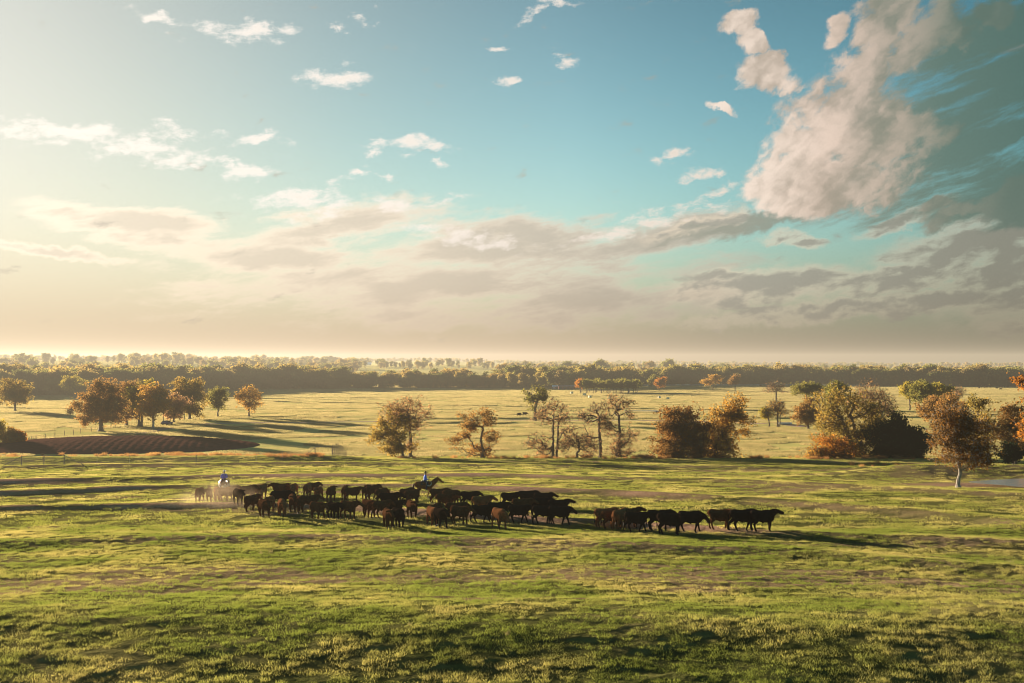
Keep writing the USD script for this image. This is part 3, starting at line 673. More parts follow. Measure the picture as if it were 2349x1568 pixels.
    P('evergreen_bush', 'dark green bush under the rust brown tree near the right edge', 'dark', (2322, 1058), [(2318, 1040, 22, 18)], 21, R=0.08, tips=150, per=34, dist=160, cat='bush', spread=0.36, size=0.2, twig=0)
    P('autumn_tree', 'tall fiery orange tree cut by the right edge of the view', 'orange', (2385, 1062), [(2362, 885, 30, 30), (2395, 920, 40, 50), (2390, 990, 40, 40)], 22, R=0.35, tips=620, per=22, dist=150, group=T, fork=0.3, spread=0.36, size=0.2)
    P('autumn_tree', 'brown tree with long bare trunk behind the pond tree', 'rust', (2142, 975), [(2130, 925, 24, 16), (2155, 930, 30, 18), (2140, 948, 26, 16), (2110, 940, 14, 14)], 23, R=0.32, tips=480, per=14, dist=258, group=T, fork=0.42, spread=0.5, size=0.27)
    P('autumn_tree', 'brown tree filling the gap behind the slender dark tree', 'rust', (2180, 990), [(2172, 925, 26, 20), (2195, 945, 28, 22), (2165, 960, 24, 22)], 24, R=0.3, tips=420, per=16, dist=245, group=T, spread=0.5, size=0.27)
    P('yellow_tree', 'pale yellow tree with slim trunk, leftmost of three in the far right field', 'yellow', (2086, 927), [(2086, 893, 17, 15), (2080, 903, 14, 10)], 25, R=0.3, tips=260, per=22, dist=425, spread=0.6, size=0.4)
    P('yellow_tree', 'big rounded green and yellow tree, middle of three in the far right field', 'olive', (2118, 935), [(2118, 893, 28, 17), (2110, 905, 26, 14)], 26, R=0.4, tips=380, per=30, dist=400, spread=0.65, size=0.42)
    P('yellow_tree', 'bright yellow tree, rightmost of three in the far right field', 'yellow', (2158, 934), [(2158, 895, 24, 15), (2165, 908, 20, 12)], 27, R=0.36, tips=330, per=28, dist=402, spread=0.65, size=0.42)
    P('bare_tree', 'grey leafless tree in the far right field', 'rosy', (2195, 929), [(2198, 902, 20, 14), (2188, 910, 14, 10)], 28, R=0.32, tips=280, per=4, dist=420, spread=0.7, size=0.3, twig=2.4)
    P('autumn_tree', 'orange brown tree with short trunk left of the huge gold tree', 'rust', (1853, 980), [(1850, 945, 26, 22), (1838, 935, 18, 14), (1865, 930, 20, 20), (1850, 962, 26, 12)], 29, R=0.3, tips=430, per=20, dist=300, group=T, spread=0.5, size=0.3)
    P('olive_tree', 'green tree with upright limbs behind the orange brown tree', 'olive', (1855, 925), [(1845, 892, 26, 14), (1868, 895, 18, 13)], 30, R=0.36, tips=360, per=22, dist=445, spread=0.65, size=0.42)
    # single trees in the right half of the meadow
    P('bare_tree', 'leafless fan-shaped tree alone in the right meadow', 'rosy', (1780, 913), [(1780, 889, 22, 9), (1768, 895, 16, 7), (1798, 897, 13, 4)], 31, R=0.42, tips=340, per=3, dist=545, spread=0.8, size=0.3, twig=2.4, fork=0.42)
    P('bare_tree', 'tall pale leafless tree beside a white trough in the meadow', 'golden', (1783, 974), [(1782, 930, 20, 16), (1775, 945, 16, 14), (1795, 940, 9, 18)], 32, R=0.3, tips=360, per=5, dist=310, spread=0.5, size=0.26, twig=2.2, stems=((0, 0), (0.7, 0.3)))
    P('autumn_tree', 'small golden green tree left of the pale leafless tree', 'yellow', (1764, 974), [(1758, 945, 14, 11), (1752, 952, 10, 8), (1766, 955, 10, 8)], 33, R=0.2, tips=260, per=10, dist=311, spread=0.45, size=0.26, twig=1.5)
    P('oak_tree', 'lone half-bare green oak with twisted limbs above two black cows', 'olive', (1228, 966), [(1205, 906, 18, 9), (1243, 900, 18, 14), (1222, 915, 22, 12), (1225, 930, 16, 10), (1250, 915, 10, 10)], 34, R=0.52, tips=420, per=7, dist=342, spread=0.5, size=0.34, twig=1.6, kink=0.2, fork=0.36)
    P('autumn_tree', 'olive tree beside its orange twin in front of the far woods', 'olive', (1505, 890), [(1500, 872, 12, 9), (1494, 878, 9, 7)], 35, R=0.4, tips=260, per=22, dist=850, spread=0.9, size=0.55)
    P('autumn_tree', 'orange tree beside its olive twin in front of the far woods', 'orange', (1512, 893), [(1513, 878, 12, 8), (1518, 872, 9, 6)], 36, R=0.35, tips=260, per=18, dist=800, spread=0.9, size=0.55)
    P('autumn_tree', 'wide brown tree standing midway between two others before the far woods', 'golden', (1635, 893), [(1640, 870, 14, 9), (1620, 876, 13, 7), (1645, 878, 9, 5)], 37, R=0.4, tips=300, per=16, dist=800, spread=0.9, size=0.5)
    P('autumn_tree', 'slim brown tree right of the wide brown one before the far woods', 'rust', (1686, 894), [(1686, 870, 10, 10), (1680, 878, 10, 5)], 38, R=0.32, tips=240, per=16, dist=780, spread=0.9, size=0.5)
    # left meadow
    K = 'clump of trees above the ploughed field'
    P('autumn_tree', 'broad orange and green tree standing apart near the left edge', 'mixed', (36, 942), [(36, 897, 34, 25), (15, 912, 24, 20), (55, 915, 24, 16)], 40, R=0.42, tips=620, per=24, dist=424, spread=0.6, size=0.4)
    P('olive_tree', 'pale green fan-crowned tree on a short trunk behind the left clump', 'yellow', (173, 908), [(172, 884, 26, 15), (165, 875, 18, 10)], 41, R=0.5, tips=360, per=20, dist=610, spread=0.85, size=0.5)
    P('autumn_tree', 'sapling with few rusty leaves left of the big clump', 'rust', (162, 955), [(163, 941, 9, 10)], 42, R=0.1, tips=90, per=10, dist=362, spread=0.4, size=0.28, twig=1.5)
    P('autumn_tree', 'largest orange oak, front left of the clump above the ploughed field', 'rust', (233, 988), [(235, 905, 36, 34), (205, 930, 30, 24), (262, 930, 30, 30), (190, 965, 18, 9), (235, 955, 44, 20)], 43, R=0.6, tips=950, per=28, dist=291, group=K, fork=0.22, spread=0.55, size=0.3)
    P('autumn_tree', 'rust tree directly right of the largest orange oak', 'rust', (292, 975), [(288, 905, 30, 30), (300, 935, 30, 24), (280, 955, 26, 14)], 44, R=0.4, tips=620, per=22, dist=318, group=K, spread=0.55, size=0.32)
    P('autumn_tree', 'olive gold tree in the middle of the clump above the ploughed field', 'yellow', (320, 978), [(325, 900, 28, 28), (345, 925, 24, 24), (315, 930, 24, 22)], 45, R=0.4, tips=620, per=22, dist=312, group=K, spread=0.55, size=0.32, stems=((0, 0), (0.7, 0.2)))
    P('autumn_tree', 'tall green gold tree with white lower trunk beside the dirt road', 'golden', (353, 982), [(352, 912, 30, 30), (370, 930, 26, 24), (350, 945, 26, 16)], 46, R=0.34, tips=620, per=22, dist=303, group=K, spread=0.5, size=0.3, bark='pale_bark')
    P('autumn_tree', 'rosy brown tree, lowest crown in the clump beside the dirt road', 'rosy', (400, 970), [(402, 925, 26, 18), (395, 945, 26, 14)], 47, R=0.3, tips=520, per=18, dist=335, group=K, spread=0.5, size=0.3)
    P('olive_tree', 'tall dark olive tree closing the right end of the clump', 'mixed', (436, 962), [(434, 890, 30, 26), (450, 915, 24, 26), (420, 915, 26, 26), (445, 942, 24, 12)], 48, R=0.45, tips=700, per=28, dist=356, group=K, spread=0.55, size=0.34)
    P('autumn_tree', 'slim double-tiered tree just right of the clump', 'olive', (501, 956), [(503, 908, 24, 18), (497, 922, 18, 12), (503, 938, 12, 8)], 49, R=0.26, tips=380, per=18, dist=374, spread=0.5, size=0.34)
    P('autumn_tree', 'lone sunlit golden tree with feathery branches right of the clump', 'golden', (572, 957), [(573, 905, 26, 20), (560, 920, 20, 14), (592, 918, 16, 14), (575, 932, 22, 10)], 50, R=0.32, tips=560, per=12, dist=372, spread=0.5, size=0.3, twig=1.6)
    for i, (X, Y, w, s) in enumerate([(376, 968, 11, 1), (384, 966, 9, 2), (392, 968, 12, 3), (412, 965, 10, 4), (424, 963, 10, 5)]):
        P('young_tree', ['young slim tree, first from the left in the row under the clump', 'young slim tree, second from the left in the row under the clump', 'young slim tree next to the blue parked car, on its left', 'young slim tree next to the blue parked car, on its right', 'young slim tree, last on the right in the row under the clump'][i],
          'mixed', (X, Y), [(X, Y - 38, w, 16)], 60 + i, R=0.13, tips=110, per=16, dist=336 + 4 * i, group='young trees under the clump', spread=0.45, size=0.3)
    B = 'bushes at the left edge'
    P('bush', 'largest bush at the left edge, olive gold and cut by the edge of the view', 'yellow', (2, 1024), [(-2, 990, 12, 24), (-12, 1005, 14, 18)], 70, R=0.14, tips=300, per=22, dist=232, group=B, cat='bush', spread=0.4, size=0.26)
    P('bush', 'middle bush of the three at the left edge, feathery and golden', 'golden', (28, 1024), [(26, 1002, 12, 18)], 71, R=0.1, tips=240, per=18, dist=230, group=B, cat='bush', spread=0.36, size=0.24)
    P('bush', 'rightmost bush of the three at the left edge, golden orange', 'orange', (47, 1023), [(46, 1006, 10, 15)], 72, R=0.1, tips=220, per=18, dist=231, group=B, cat='bush', spread=0.36, size=0.24)
    # planted grove in rows before the far woods
    rng = np.random.default_rng(5)
    protos = []
    k = 0
    for row in range(3):
        for c in range(9):
            X = 1330 + c * 15.6 + row * 3 + rng.uniform(-2, 2)
            dist = 712 + row * 22 + rng.uniform(-2, 2) + c * (-1.0)
            p = on_ground((X - 1174.5) / 2284.0 * dist, dist)
            if k < 3:
                wood, leaves = grow(90 + k, [(0, 7.2, 3.0, 2.2), (-0.8, 5.8, 2.3, 1.4), (0.9, 6.0, 2.4, 1.5)], [(0, 0, -0.3), (0, 0, 2.4), (0, 0, 4.4), (0, 0, 6.5)], 0.24, 170, 20, 0.8, 0.5, 0.4)
                root = UsdGeom.Xform.Define(stage, '/World/' + (f'grove_tree' if k == 0 else f'grove_tree_{k:03d}'))
                USED['grove_tree'] = k + 1
                root.AddTranslateOp().Set(Gf.Vec3d(*[float(v) for v in p])); root.AddRotateZOp().Set(float(rng.uniform(0, 360))); root.AddScaleOp().Set(Gf.Vec3f(1, 1, 1))
                t = root.GetPrim()
                obj('trunk', wood, LEAF['bark'], t.GetPath())
                bind(obj('crown', leaves, None, t.GetPath()), LEAF['orange' if k == 0 else 'olive'])
                protos.append(t.GetPath())
            else:
                t = UsdGeom.Xform.Define(stage, '/World/' + numbered('grove_tree')).GetPrim()
                t.GetReferences().AddInternalReference(protos[1 + k % 2 if c else 0])
                t.SetInstanceable(True)
                t.GetAttribute('xformOp:translate').Set(Gf.Vec3d(*[float(v) for v in p]))
                t.GetAttribute('xformOp:rotateZ').Set(float(rng.uniform(0, 360)))
                t.GetAttribute('xformOp:scale').Set(Gf.Vec3f(*[float(rng.uniform(0.9, 1.08))] * 3))
            rn = ('front', 'middle', 'back')[row]
            if c == 0:
                tag(t, f'orange end tree of the {rn} row of the planted grove before the far woods', 'tree')
            else:
                tag(t, f'small flat-topped tree of the {rn} row in the planted grove before the far woods', 'tree', f'trees in the {rn} row of the planted grove')
            k += 1

def build_woods():
    """Woodland that reads as one mass: belts beyond the meadow and the wooded rises behind."""
    rng = np.random.default_rng(8)
    ramp = [(0.0, (0.12, 0.15, 0.055)), (0.22, (0.22, 0.235, 0.075)), (0.4, (0.36, 0.29, 0.09)), (0.52, (0.35, 0.25, 0.10)), (0.62, (0.30, 0.225, 0.12)), (0.74, (0.46, 0.38, 0.12)), (0.84, (0.38, 0.26, 0.10)), (0.92, (0.17, 0.19, 0.07)), (1.0, (0.11, 0.135, 0.055))]
    wm = leaf_material('woodland_leaves', (0.22, 0.18, 0.055), (0.32, 0.25, 0.075), (0.14, 0.14, 0.045), tr=0.45, by_object=ramp)
    protos = []
    for s in range(6):
        w = [4.2, 5.0, 4.6, 3.6, 5.4, 4.0][s]
        wood, leaves = grow(200 + s, [(0, 11.0, w, 4.0), (-w * 0.45, 8.6, w * 0.7, 3.6), (w * 0.5, 8.2, w * 0.7, 3.6), (0, 4.6, w * 0.75, 3.2)], [(0, 0, -0.5), (0, 0, 3.5), (0, 0, 6.5), (0, 0, 10)], 0.3, 210, 22, 0.95, 0.72, 0)
        v, f = cat_meshes([wood, leaves])
        protos.append((v, f))
    pos, sc, wh = [], [], []
    def put(x, y, h):
        h = h * rng.choice([0.75, 0.9, 1.0, 1.0, 1.12, 1.2]); pos.append([x, y, 0]); sc.append(h / 15.0); wh.append(rng.integers(0, 6))
    bx = np.array([-0.75, -0.40, -0.36, -0.24, 0.0, 0.07, 0.15, 0.28, 0.42, 0.8])
    bd = np.array([640, 660, 690, 850, 905, 915, 1010, 1040, 960, 930.])
    def belt(n, d0, d1, h0, h1, t0=-0.78, t1=0.8, gap=None):
        t = rng.uniform(t0, t1, n)
        dep = np.interp(t, bx, bd) + rng.uniform(d0, d1, n)
        for a, b in zip(t, dep):
            if gap and gap(a, b): continue
            put(a * b, b, rng.uniform(h0, h1) * (0.78 if -0.17 < a < 0.0 else 1.0))
    belt(620, 0, 10, 10, 16)
    belt(520, 8, 30, 13, 18.5)
    belt(520, 25, 75, 13, 19)
    belt(420, 60, 190, 12, 18, -0.78, -0.20)
    belt(700, 60, 330, 11, 17, 0.0, 0.8)
    # loose trees in front of the belt, centre
    for X, d, h in [(1175, 868, 12), (1200, 855, 14), (1222, 850, 15), (1248, 845, 15), (1262, 860, 13), (1285, 850, 14), (1300, 880, 12), (1150, 880, 12), (1135, 890, 13), (620, 842, 9), (680, 845, 9), (720, 846, 10), (760, 842, 10), (1240, 880, 17)]:
        put((X - 1174.5) / 2284 * d, d, h)
    # wooded rises
    n = 4300
    r = rng.uniform(1150, 3400, n) ; t = rng.uniform(-0.80, 0.85, n)
    for a, b in zip(t, r):
        cl = float(fbm(np.array([[a * b / 330, b / 240, 3.0]]), 3, 5)[0])
        if a < -0.135 - 0.00001 * b:
            ok = cl > (0.40 if b < 2300 else 0.36)
        elif a < 0.01:
            ok = cl > 0.66 or b > 3250 and cl > 0.52
        else:
            ok = cl > (0.46 if b < 2400 else 0.44)
        if ok: put(a * b, b, rng.uniform(9, 16) if a > -0.13 else rng.uniform(11, 19))
    # tree row behind the far farm
    for i in range(150):
        d = rng.uniform(2580, 2760); a = rng.uniform(-0.26, -0.142)
        put(a * d, d, rng.uniform(15, 24) * (1.0 if a < -0.155 else 0.8))
    # single far trees on the skyline
    for X, d, h in [(1155, 1300, 24), (1305, 1500, 20), (1330, 1480, 20), (1375, 1450, 22), (1395, 1440, 21), (1428, 1600, 19), (1448, 1600, 23), (1490, 1700, 22), (1530, 1700, 22), (985, 3000, 18), (1050, 3100, 14)]:
        put((X - 1174.5) / 2284 * d, d, h)
    # last wooded ridge
    for i in range(1900):
        d = rng.uniform(3500, 4150); a = rng.uniform(-0.8, 0.85)
        put(a * d, d, rng.uniform(9, 14))
    pos = np.array(pos); pos[:, 2] = ground_z(pos[:, 0], pos[:, 1], False)
    s = np.array(sc); s3 = np.stack([s * rng.uniform(0.85, 1.25, len(s)), s * rng.uniform(0.85, 1.25, len(s)), s], -1)
    instancer('far_woodland', protos, wm, pos, rng.uniform(0, 2 * PI, len(s)), s3, np.array(wh), label='autumn woodland beyond the meadow and on the far rises')
# ------------------------------------------------------------------ bodies: hulls of ellipsoids joined into one surface
BALL = m3.Manifold.sphere(1.0, 16)
def ell(c, r):
    r = [r] * 3 if np.isscalar(r) else list(r)
    return BALL.scale(r).translate([float(x) for x in c])
def limb(*joints):
    """A chain of (centre, radius) joints, each bone the hull of its two ends."""
    out = []
    for (a, ra), (b, rb) in zip(joints[:-1], joints[1:]):
        out.append(m3.Manifold.batch_hull([ell(a, ra), ell(b, rb)]))
    return out
def fuse(parts, edge, rounds=8):
    m = m3.Manifold.batch_boolean(parts, m3.OpType.Add).refine_to_length(edge)
    a = m.to_mesh()
    t = trimesh.Trimesh(np.array(a.vert_properties[:, :3]), np.array(a.tri_verts), process=True)
    trimesh.smoothing.filter_taubin(t, lamb=0.5, nu=0.53, iterations=rounds)
    return t
def rot(p, c, yaw=0.0, pitch=0.0):
    """p turned about c: yaw to the left, pitch upwards (x forward, z up)."""
    x, y, z = np.asarray(p, float) - c
    x, z = x * math.cos(pitch) - z * math.sin(pitch), x * math.sin(pitch) + z * math.cos(pitch)
    x, y = x * math.cos(yaw) - y * math.sin(yaw), x * math.sin(yaw) + y * math.cos(yaw)
    return np.array([x, y, z]) + c
def cow_meshes(fl, fr, hl, hr, yaw, pitch, npitch, tail=0.0):
    """fl, fr, hl, hr: how far each foot is set forward. yaw, pitch: the head; npitch: the neck."""
    P = limb(((-0.74, 0, 1.07), (.17, .21, .24)), ((-0.55, 0, 1.0), (.2, .29, .33)), ((-0.1, 0, .92), (.25, .31, .37)), ((0.34, 0, .93), (.22, .28, .40)), ((0.58, 0, 1.02), (.18, .22, .32)))
    P += limb(((0.5, 0, .78), (.2, .18, .26)), ((0.72, 0, .86), (.14, .13, .24)))
    P += limb(((-0.66, 0, 1.16), (.16, .17, .15)), ((-0.35, 0, 1.16), (.16, .16, .14)))
    nb, nc = np.array([0.62, 0, 1.06]), np.array([0.5, 0, 1.02])
    N1, N2 = rot((0.80, 0, 1.12), nc, yaw * .4, npitch), rot((0.98, 0, 1.18), nc, yaw * .65, npitch)
    P += limb((nb, (.22, .2, .30)), (N1, (.19, .16, .25)), (N2, (.15, .13, .17)))
    H = lambda p: rot(N2 + (np.asarray(p) - np.array([1.06, 0, 1.22])), N2, yaw, pitch + npitch * .5)
    P += limb((H((1.07, 0, 1.24)), (.14, .14, .14)), (H((1.26, 0, 1.15)), (.135, .115, .125)), (H((1.53, 0, 1.01)), (.095, .10, .095)))
    for s in (-1, 1):
        P += limb((H((1.04, s * .10, 1.30)), .05), (H((1.01, s * .21, 1.31)), (.04, .06, .06)), (H((0.99, s * .31, 1.28)), (.022, .035, .04)))
    hooves = []
    for s, f in ((1, fl), (-1, fr)):
        k, e = (0.50 + .55 * f, s * .165, .41), (0.48 + f, s * .16, .12)
        P += limb(((0.50, s * .19, .80), (.13, .11, .2)), ((0.49 + .2 * f, s * .18, .60), .105), (k, .074), (e, .055), ((0.52 + f, s * .16, .06), .062))
        hooves.append((0.54 + f, s * .16))
    for s, f in ((1, hl), (-1, hr)):
        P += limb(((-0.58, s * .17, .92), (.2, .14, .24)), ((-0.47 + .2 * f, s * .19, .70), (.14, .1, .14)), ((-0.72 + .6 * f, s * .165, .46), .076), ((-0.66 + f, s * .16, .13), .055), ((-0.61 + f, s * .16, .06), .062))
        hooves.append((-0.59 + f, s * .16))
    P += limb(((-0.86, 0, 1.16), .05), ((-0.95, tail * .1, 1.0), .032), ((-0.95, tail * .35, .7), .024), ((-0.93, tail * .5, .55), .03))
    P += limb(((-0.02, 0, .56), .05), ((0.06, 0, .50), .03))
    body = fuse(P, 0.075)
    switch = fuse(limb(((-0.93, tail * .5, .58), .035), ((-0.94, tail * .55, .45), .05), ((-0.95, tail * .6, .33), .015)), 0.05, 3)
    hv = []
    for x, y in hooves:
        h = m3.Manifold.batch_hull([m3.Manifold.cylinder(0.02, .068, .066, 10).translate([x, y, 0.0]), m3.Manifold.cylinder(0.02, .052, .05, 10).translate([x - .015, y, .06])])
        a = h.to_mesh(); hv.append((np.array(a.vert_properties[:, :3]), np.array(a.tri_verts)))
    for m_ in (body, switch):
        m_.vertices = np.array(m_.vertices) * [0.86, 1, 1]
    return body, switch, [(v * [0.86, 1, 1], f) for v, f in hv]
COW_POSES = {
    'stand': (0.05, -0.04, -0.03, 0.06, 0.1, 0.02, -0.02),
    'stride': (0.26, -0.22, -0.28, 0.22, 0.0, -0.1, -0.06),
    'step': (-0.16, 0.2, 0.18, -0.2, 0.25, -0.1, -0.1),
    'look_left': (0.06, -0.05, 0.10, -0.08, 1.25, -0.15, 0.05),
    'look_right': (-0.05, 0.08, -0.1, 0.12, -1.25, -0.15, 0.05),
    'head_high': (0.04, -0.03, -0.14, 0.08, 0.0, 0.16, 0.10),
    'head_low': (0.18, -0.16, 0.15, -0.2, 0.1, -0.15, -0.38),
}
def hide(name, col, sheen):
    g = G()
    pos = g.node('texture_coordinate', 'object')
    n = g.noise(pos, 5.0, 4.0, 0.6)
    c = g.mix(g.ss(n, 0.35, 0.7), col, tuple(min(1, 1.5 * x) for x in col))
    b = g.node('diffuse_bsdf', 'BSDF', color=c, roughness=0.6, normal=g.node('bump', 'normal', height=g.noise(pos, 26.0, 3.0, 0.6), strength=0.3, distance=0.03))
    return g.done('/World/Looks/' + name, surface=b)
def plain(name, col, rough=0.7, spec=0.3, var=0.25, scale=8.0, metal=0.0):
    g = G()
    pos = g.node('texture_coordinate', 'object')
    n = g.noise(pos, scale, 4.0, 0.6)
    c = g.mix(g.ss(n, 0.3, 0.7), tuple(x * (1 - var) for x in col), tuple(min(1, x * (1 + var)) for x in col))
    return g.done('/World/Looks/' + name, surface=g.node('principled_bsdf', 'BSDF', base_color=c, roughness=rough, specular_ior_level=spec, metallic=metal))

# px, py: the feet in the photograph's full frame (2547 x 1700); head: 0 = to the right, 90 = away, 270 = towards the camera
def zoomed(x0, y0, k=3.915):
    return lambda zx, zy: (x0 + zx / k, y0 + zy / k)
ZA, ZB, ZC = zoomed(400, 1120), zoomed(900, 1130), zoomed(1440, 1180)
HERD = [
 # left end of the herd, in the dust
 (ZA, 375, 515, 262, 'look_left', 'r', 'leftmost brown cow of the herd, walking towards the viewer out of the dust'),
 (ZA, 470, 511, 282, 'look_right', 'r', 'second brown cow from the left end of the herd, facing the viewer'),
 (ZA, 548, 502, 290, 'stand', 'r', 'third brown cow from the left end, in front of the rider in lilac'),
 (ZA, 635, 506, 328, 'stride', 'r', 'dusty brown cow below the lilac rider and his horse, walking right'),
 (ZA, 692, 500, 20, 'step', 'r', 'dusty brown cow half hidden behind a walking one right of the lilac rider'),
 (ZA, 752, 536, 300, 'stand', 'b', 'black-faced cow standing at the right edge of the dust'),
 (ZA, 845, 498, 15, 'stride', 'd', 'dark cow above the tail-swishing one, left of the small group by the dust'),
 (ZA, 930, 478, 20, 'stand', 'r', 'brown cow behind the dark one, rump lit, near the dust'),
 (ZA, 985, 480, 75, 'stand', 'r', 'brown cow seen from behind above the big dark cow on the left'),
 (ZA, 885, 604, 62, 'step', 'd', 'cow seen from behind with its tail swung out to the left'),
 (ZA, 1005, 660, 300, 'stride', 'd', 'front cow on the left with three white-lit stripes on its flank'),
 (ZA, 1075, 602, 280, 'look_right', 'r', 'brown cow tucked behind the front cow with lit flank stripes'),
 (ZA, 1160, 560, 6, 'stand', 'b', 'long black cow side on in the middle of the left half'),
 (ZA, 1160, 462, 165, 'stand', 'd', 'dark cow in the far row, head to the left'),
 (ZA, 1212, 455, 80, 'stand', 'd', 'cow of the far row seen from behind, touching one facing left'),
 (ZA, 1295, 462, 268, 'stand', 'r', 'small brown cow alone in the far row, facing the viewer'),
 (ZA, 1180, 652, 285, 'head_low', 'r', 'brown cow walking towards the viewer with its head low, left front row'),
 (ZA, 1282, 604, 288, 'stand', 'd', 'left cow of a close pair facing the viewer right of the head-low cow'),
 (ZA, 1345, 616, 296, 'look_left', 'd', 'right cow of a close pair facing the viewer right of the head-low cow'),
 (ZA, 1440, 600, 12, 'stand', 'd', 'dark cow side on behind the row of five front cows'),
 (ZA, 1430, 460, 82, 'stand', 'r', 'far-row cow seen from behind with a lit rump, left of a brown facing one'),
 (ZA, 1478, 452, 30, 'stand', 'd', 'dark far-row cow squeezed between a lit rump and a brown facing cow'),
 (ZA, 1535, 494, 262, 'head_high', 'r', 'brown far-row cow facing the viewer with its head high'),
 (ZA, 1658, 505, 84, 'stand', 'd', 'far-row cow alone, seen straight from behind'),
 (ZA, 1525, 680, 318, 'stride', 'd', 'dark cow stepping towards the viewer, left of three in a front row'),
 (ZA, 1680, 680, 338, 'stand', 'b', 'black cow in the middle of three in a front row'),
 (ZA, 1825, 684, 318, 'look_left', 'd', 'dark cow, right of three in a front row, head turned back'),
 (ZA, 1795, 486, 84, 'stand', 'd', 'far-row cow seen from behind left of one walking right'),
 (ZA, 1862, 498, 12, 'head_high', 'd', 'far-row cow walking right with its head held up'),
 (ZB, 40, 440, 80, 'stand', 'd', 'far-row cow seen from behind left of the blue rider, touching another'),
 (ZB, 105, 444, 18, 'stand', 'd', 'far-row dark cow with raised head touching one seen from behind'),
 (ZB, 195, 470, 2, 'head_low', 'd', 'dark cow with lowered head below the far row left of the blue rider'),
 (ZB, 65, 614, 335, 'stride', 'd', 'dark cow striding right, in the middle row right of the front three'),
 (ZB, 190, 630, 45, 'stride', 'd', 'cow with lit rump walking away behind the two side-by-side front cows'),
 (ZB, 262, 540, 0, 'stand', 'b', 'black cow seen side on in the thick of the herd left of centre'),
 (ZB, 330, 606, 2, 'stand', 'b', 'black cow behind the two front cows standing side by side'),
 (ZB, 255, 714, 286, 'stand', 'd', 'left of two front cows standing side by side and facing the viewer'),
 (ZB, 355, 712, 306, 'look_right', 'b', 'right of two front cows standing side by side and facing the viewer'),
 (ZB, 488, 640, 296, 'head_high', 'd', 'front cow with pale lit forehead right of the side-by-side pair'),
 (ZB, 430, 470, 20, 'stand', 'd', 'dark cow left of the blue rider, below his horse tail'),
 (ZB, 492, 490, 40, 'look_left', 'd', 'cow looking back, just below the hind legs of the blue rider'),
 (ZB, 742, 476, 4, 'head_high', 'd', 'cow standing right under the chest of the chestnut horse, head high'),
 (ZB, 872, 500, 352, 'head_low', 'd', 'dark cow with lowered head right of the chestnut horse'),
 (ZB, 1050, 505, 356, 'stride', 'b', 'big black cow walking right alone in the far row right of the blue rider'),
 (ZB, 812, 545, 4, 'stand', 'd', 'cow with a lit spine behind the front group right of centre'),
 (ZB, 915, 645, 4, 'step', 'd', 'dark cow walking right behind the lit-backed front cows'),
 (ZB, 700, 665, 62, 'stand', 'd', 'cow seen from behind in the knot of front cows at the centre'),
 (ZB, 690, 695, 292, 'head_low', 'r', 'front cow with streaky lit back, left in the knot at the centre'),
 (ZB, 765, 714, 300, 'stride', 'b', 'front cow with a bright-lit foreleg, right in the knot at the centre'),
 (ZB, 955, 690, 325, 'stand', 'd', 'cow with rounded lit rump facing right, right of the centre knot'),
 (ZB, 1160, 672, 0, 'stride', 'b', 'black cow in full stride to the right, front row right of centre'),
 (ZB, 1165, 575, 8, 'stand', 'r', 'brown-backed cow rising behind the black striding one'),
 (ZB, 1320, 640, 0, 'stand', 'b', 'long black cow behind the small brown cow at the front'),
 (ZB, 1340, 730, 300, 'head_low', 'r', 'brown cow at the very front with lit shoulder, walking to the viewer'),
 (ZB, 1525, 666, 0, 'stride', 'b', 'big black cow striding right, right of the foremost brown cow'),
 (ZB, 1440, 520, 0, 'stand', 'b', 'black cow, left of three in the far row on the right'),
 (ZB, 1610, 512, 358, 'stand', 'b', 'black cow, middle of three in the far row on the right'),
 (ZB, 1765, 530, 358, 'stand', 'b', 'black cow, right of three in the far row on the right'),
 (ZB, 1560, 600, 4, 'stand', 'd', 'dark cow in the middle of the right block, only its back showing'),
 (ZB, 1735, 600, 356, 'stand', 'b', 'black cow in the right block with its back below the far row'),
 (ZB, 1765, 682, 0, 'step', 'b', 'black cow, left of two at the right front corner of the main herd'),
 (ZB, 1912, 610, 0, 'head_high', 'b', 'black cow leading the main herd, head out to the right'),
 (ZB, 1925, 695, 340, 'stride', 'b', 'black cow, right of two at the right front corner of the main herd'),
 # the smaller group ahead
 (ZC, 258, 518, 12, 'stand', 'r', 'brown-flanked cow at the left end of the separate group of cattle'),
 (ZC, 320, 528, 15, 'look_left', 'd', 'cow turning its head back, second from the left in the separate group'),
 (ZC, 400, 545, 50, 'stand', 'r', 'pale-lit brown cow from behind, third from the left in the separate group'),
 (ZC, 555, 570, 352, 'stride', 'b', 'black cow stretching forward, left of the largest black one in the separate group'),
 (ZC, 495, 530, 25, 'head_high', 'd', 'cow with only its raised ears showing behind the stretching black cow'),
 (ZC, 780, 556, 2, 'stand', 'b', 'black cow mostly hidden behind the largest black one'),
 (ZC, 885, 600, 350, 'look_right', 'b', 'largest black cow in front of the separate group, broadside'),
 (ZC, 1085, 570, 357, 'head_low', 'b', 'black cow with its head lowered at the right end of the separate group'),
 # the three leaders
 (ZC, 1372, 540, 354, 'look_right', 'd', 'dark cow looking at the viewer, left of the three leaders'),
 (ZC, 1590, 556, 357, 'stride', 'b', 'black cow, middle of the three leaders'),
 (ZC, 1790, 556, 0, 'head_high', 'b', 'black cow with its head up, leading the whole herd on the right'),
]
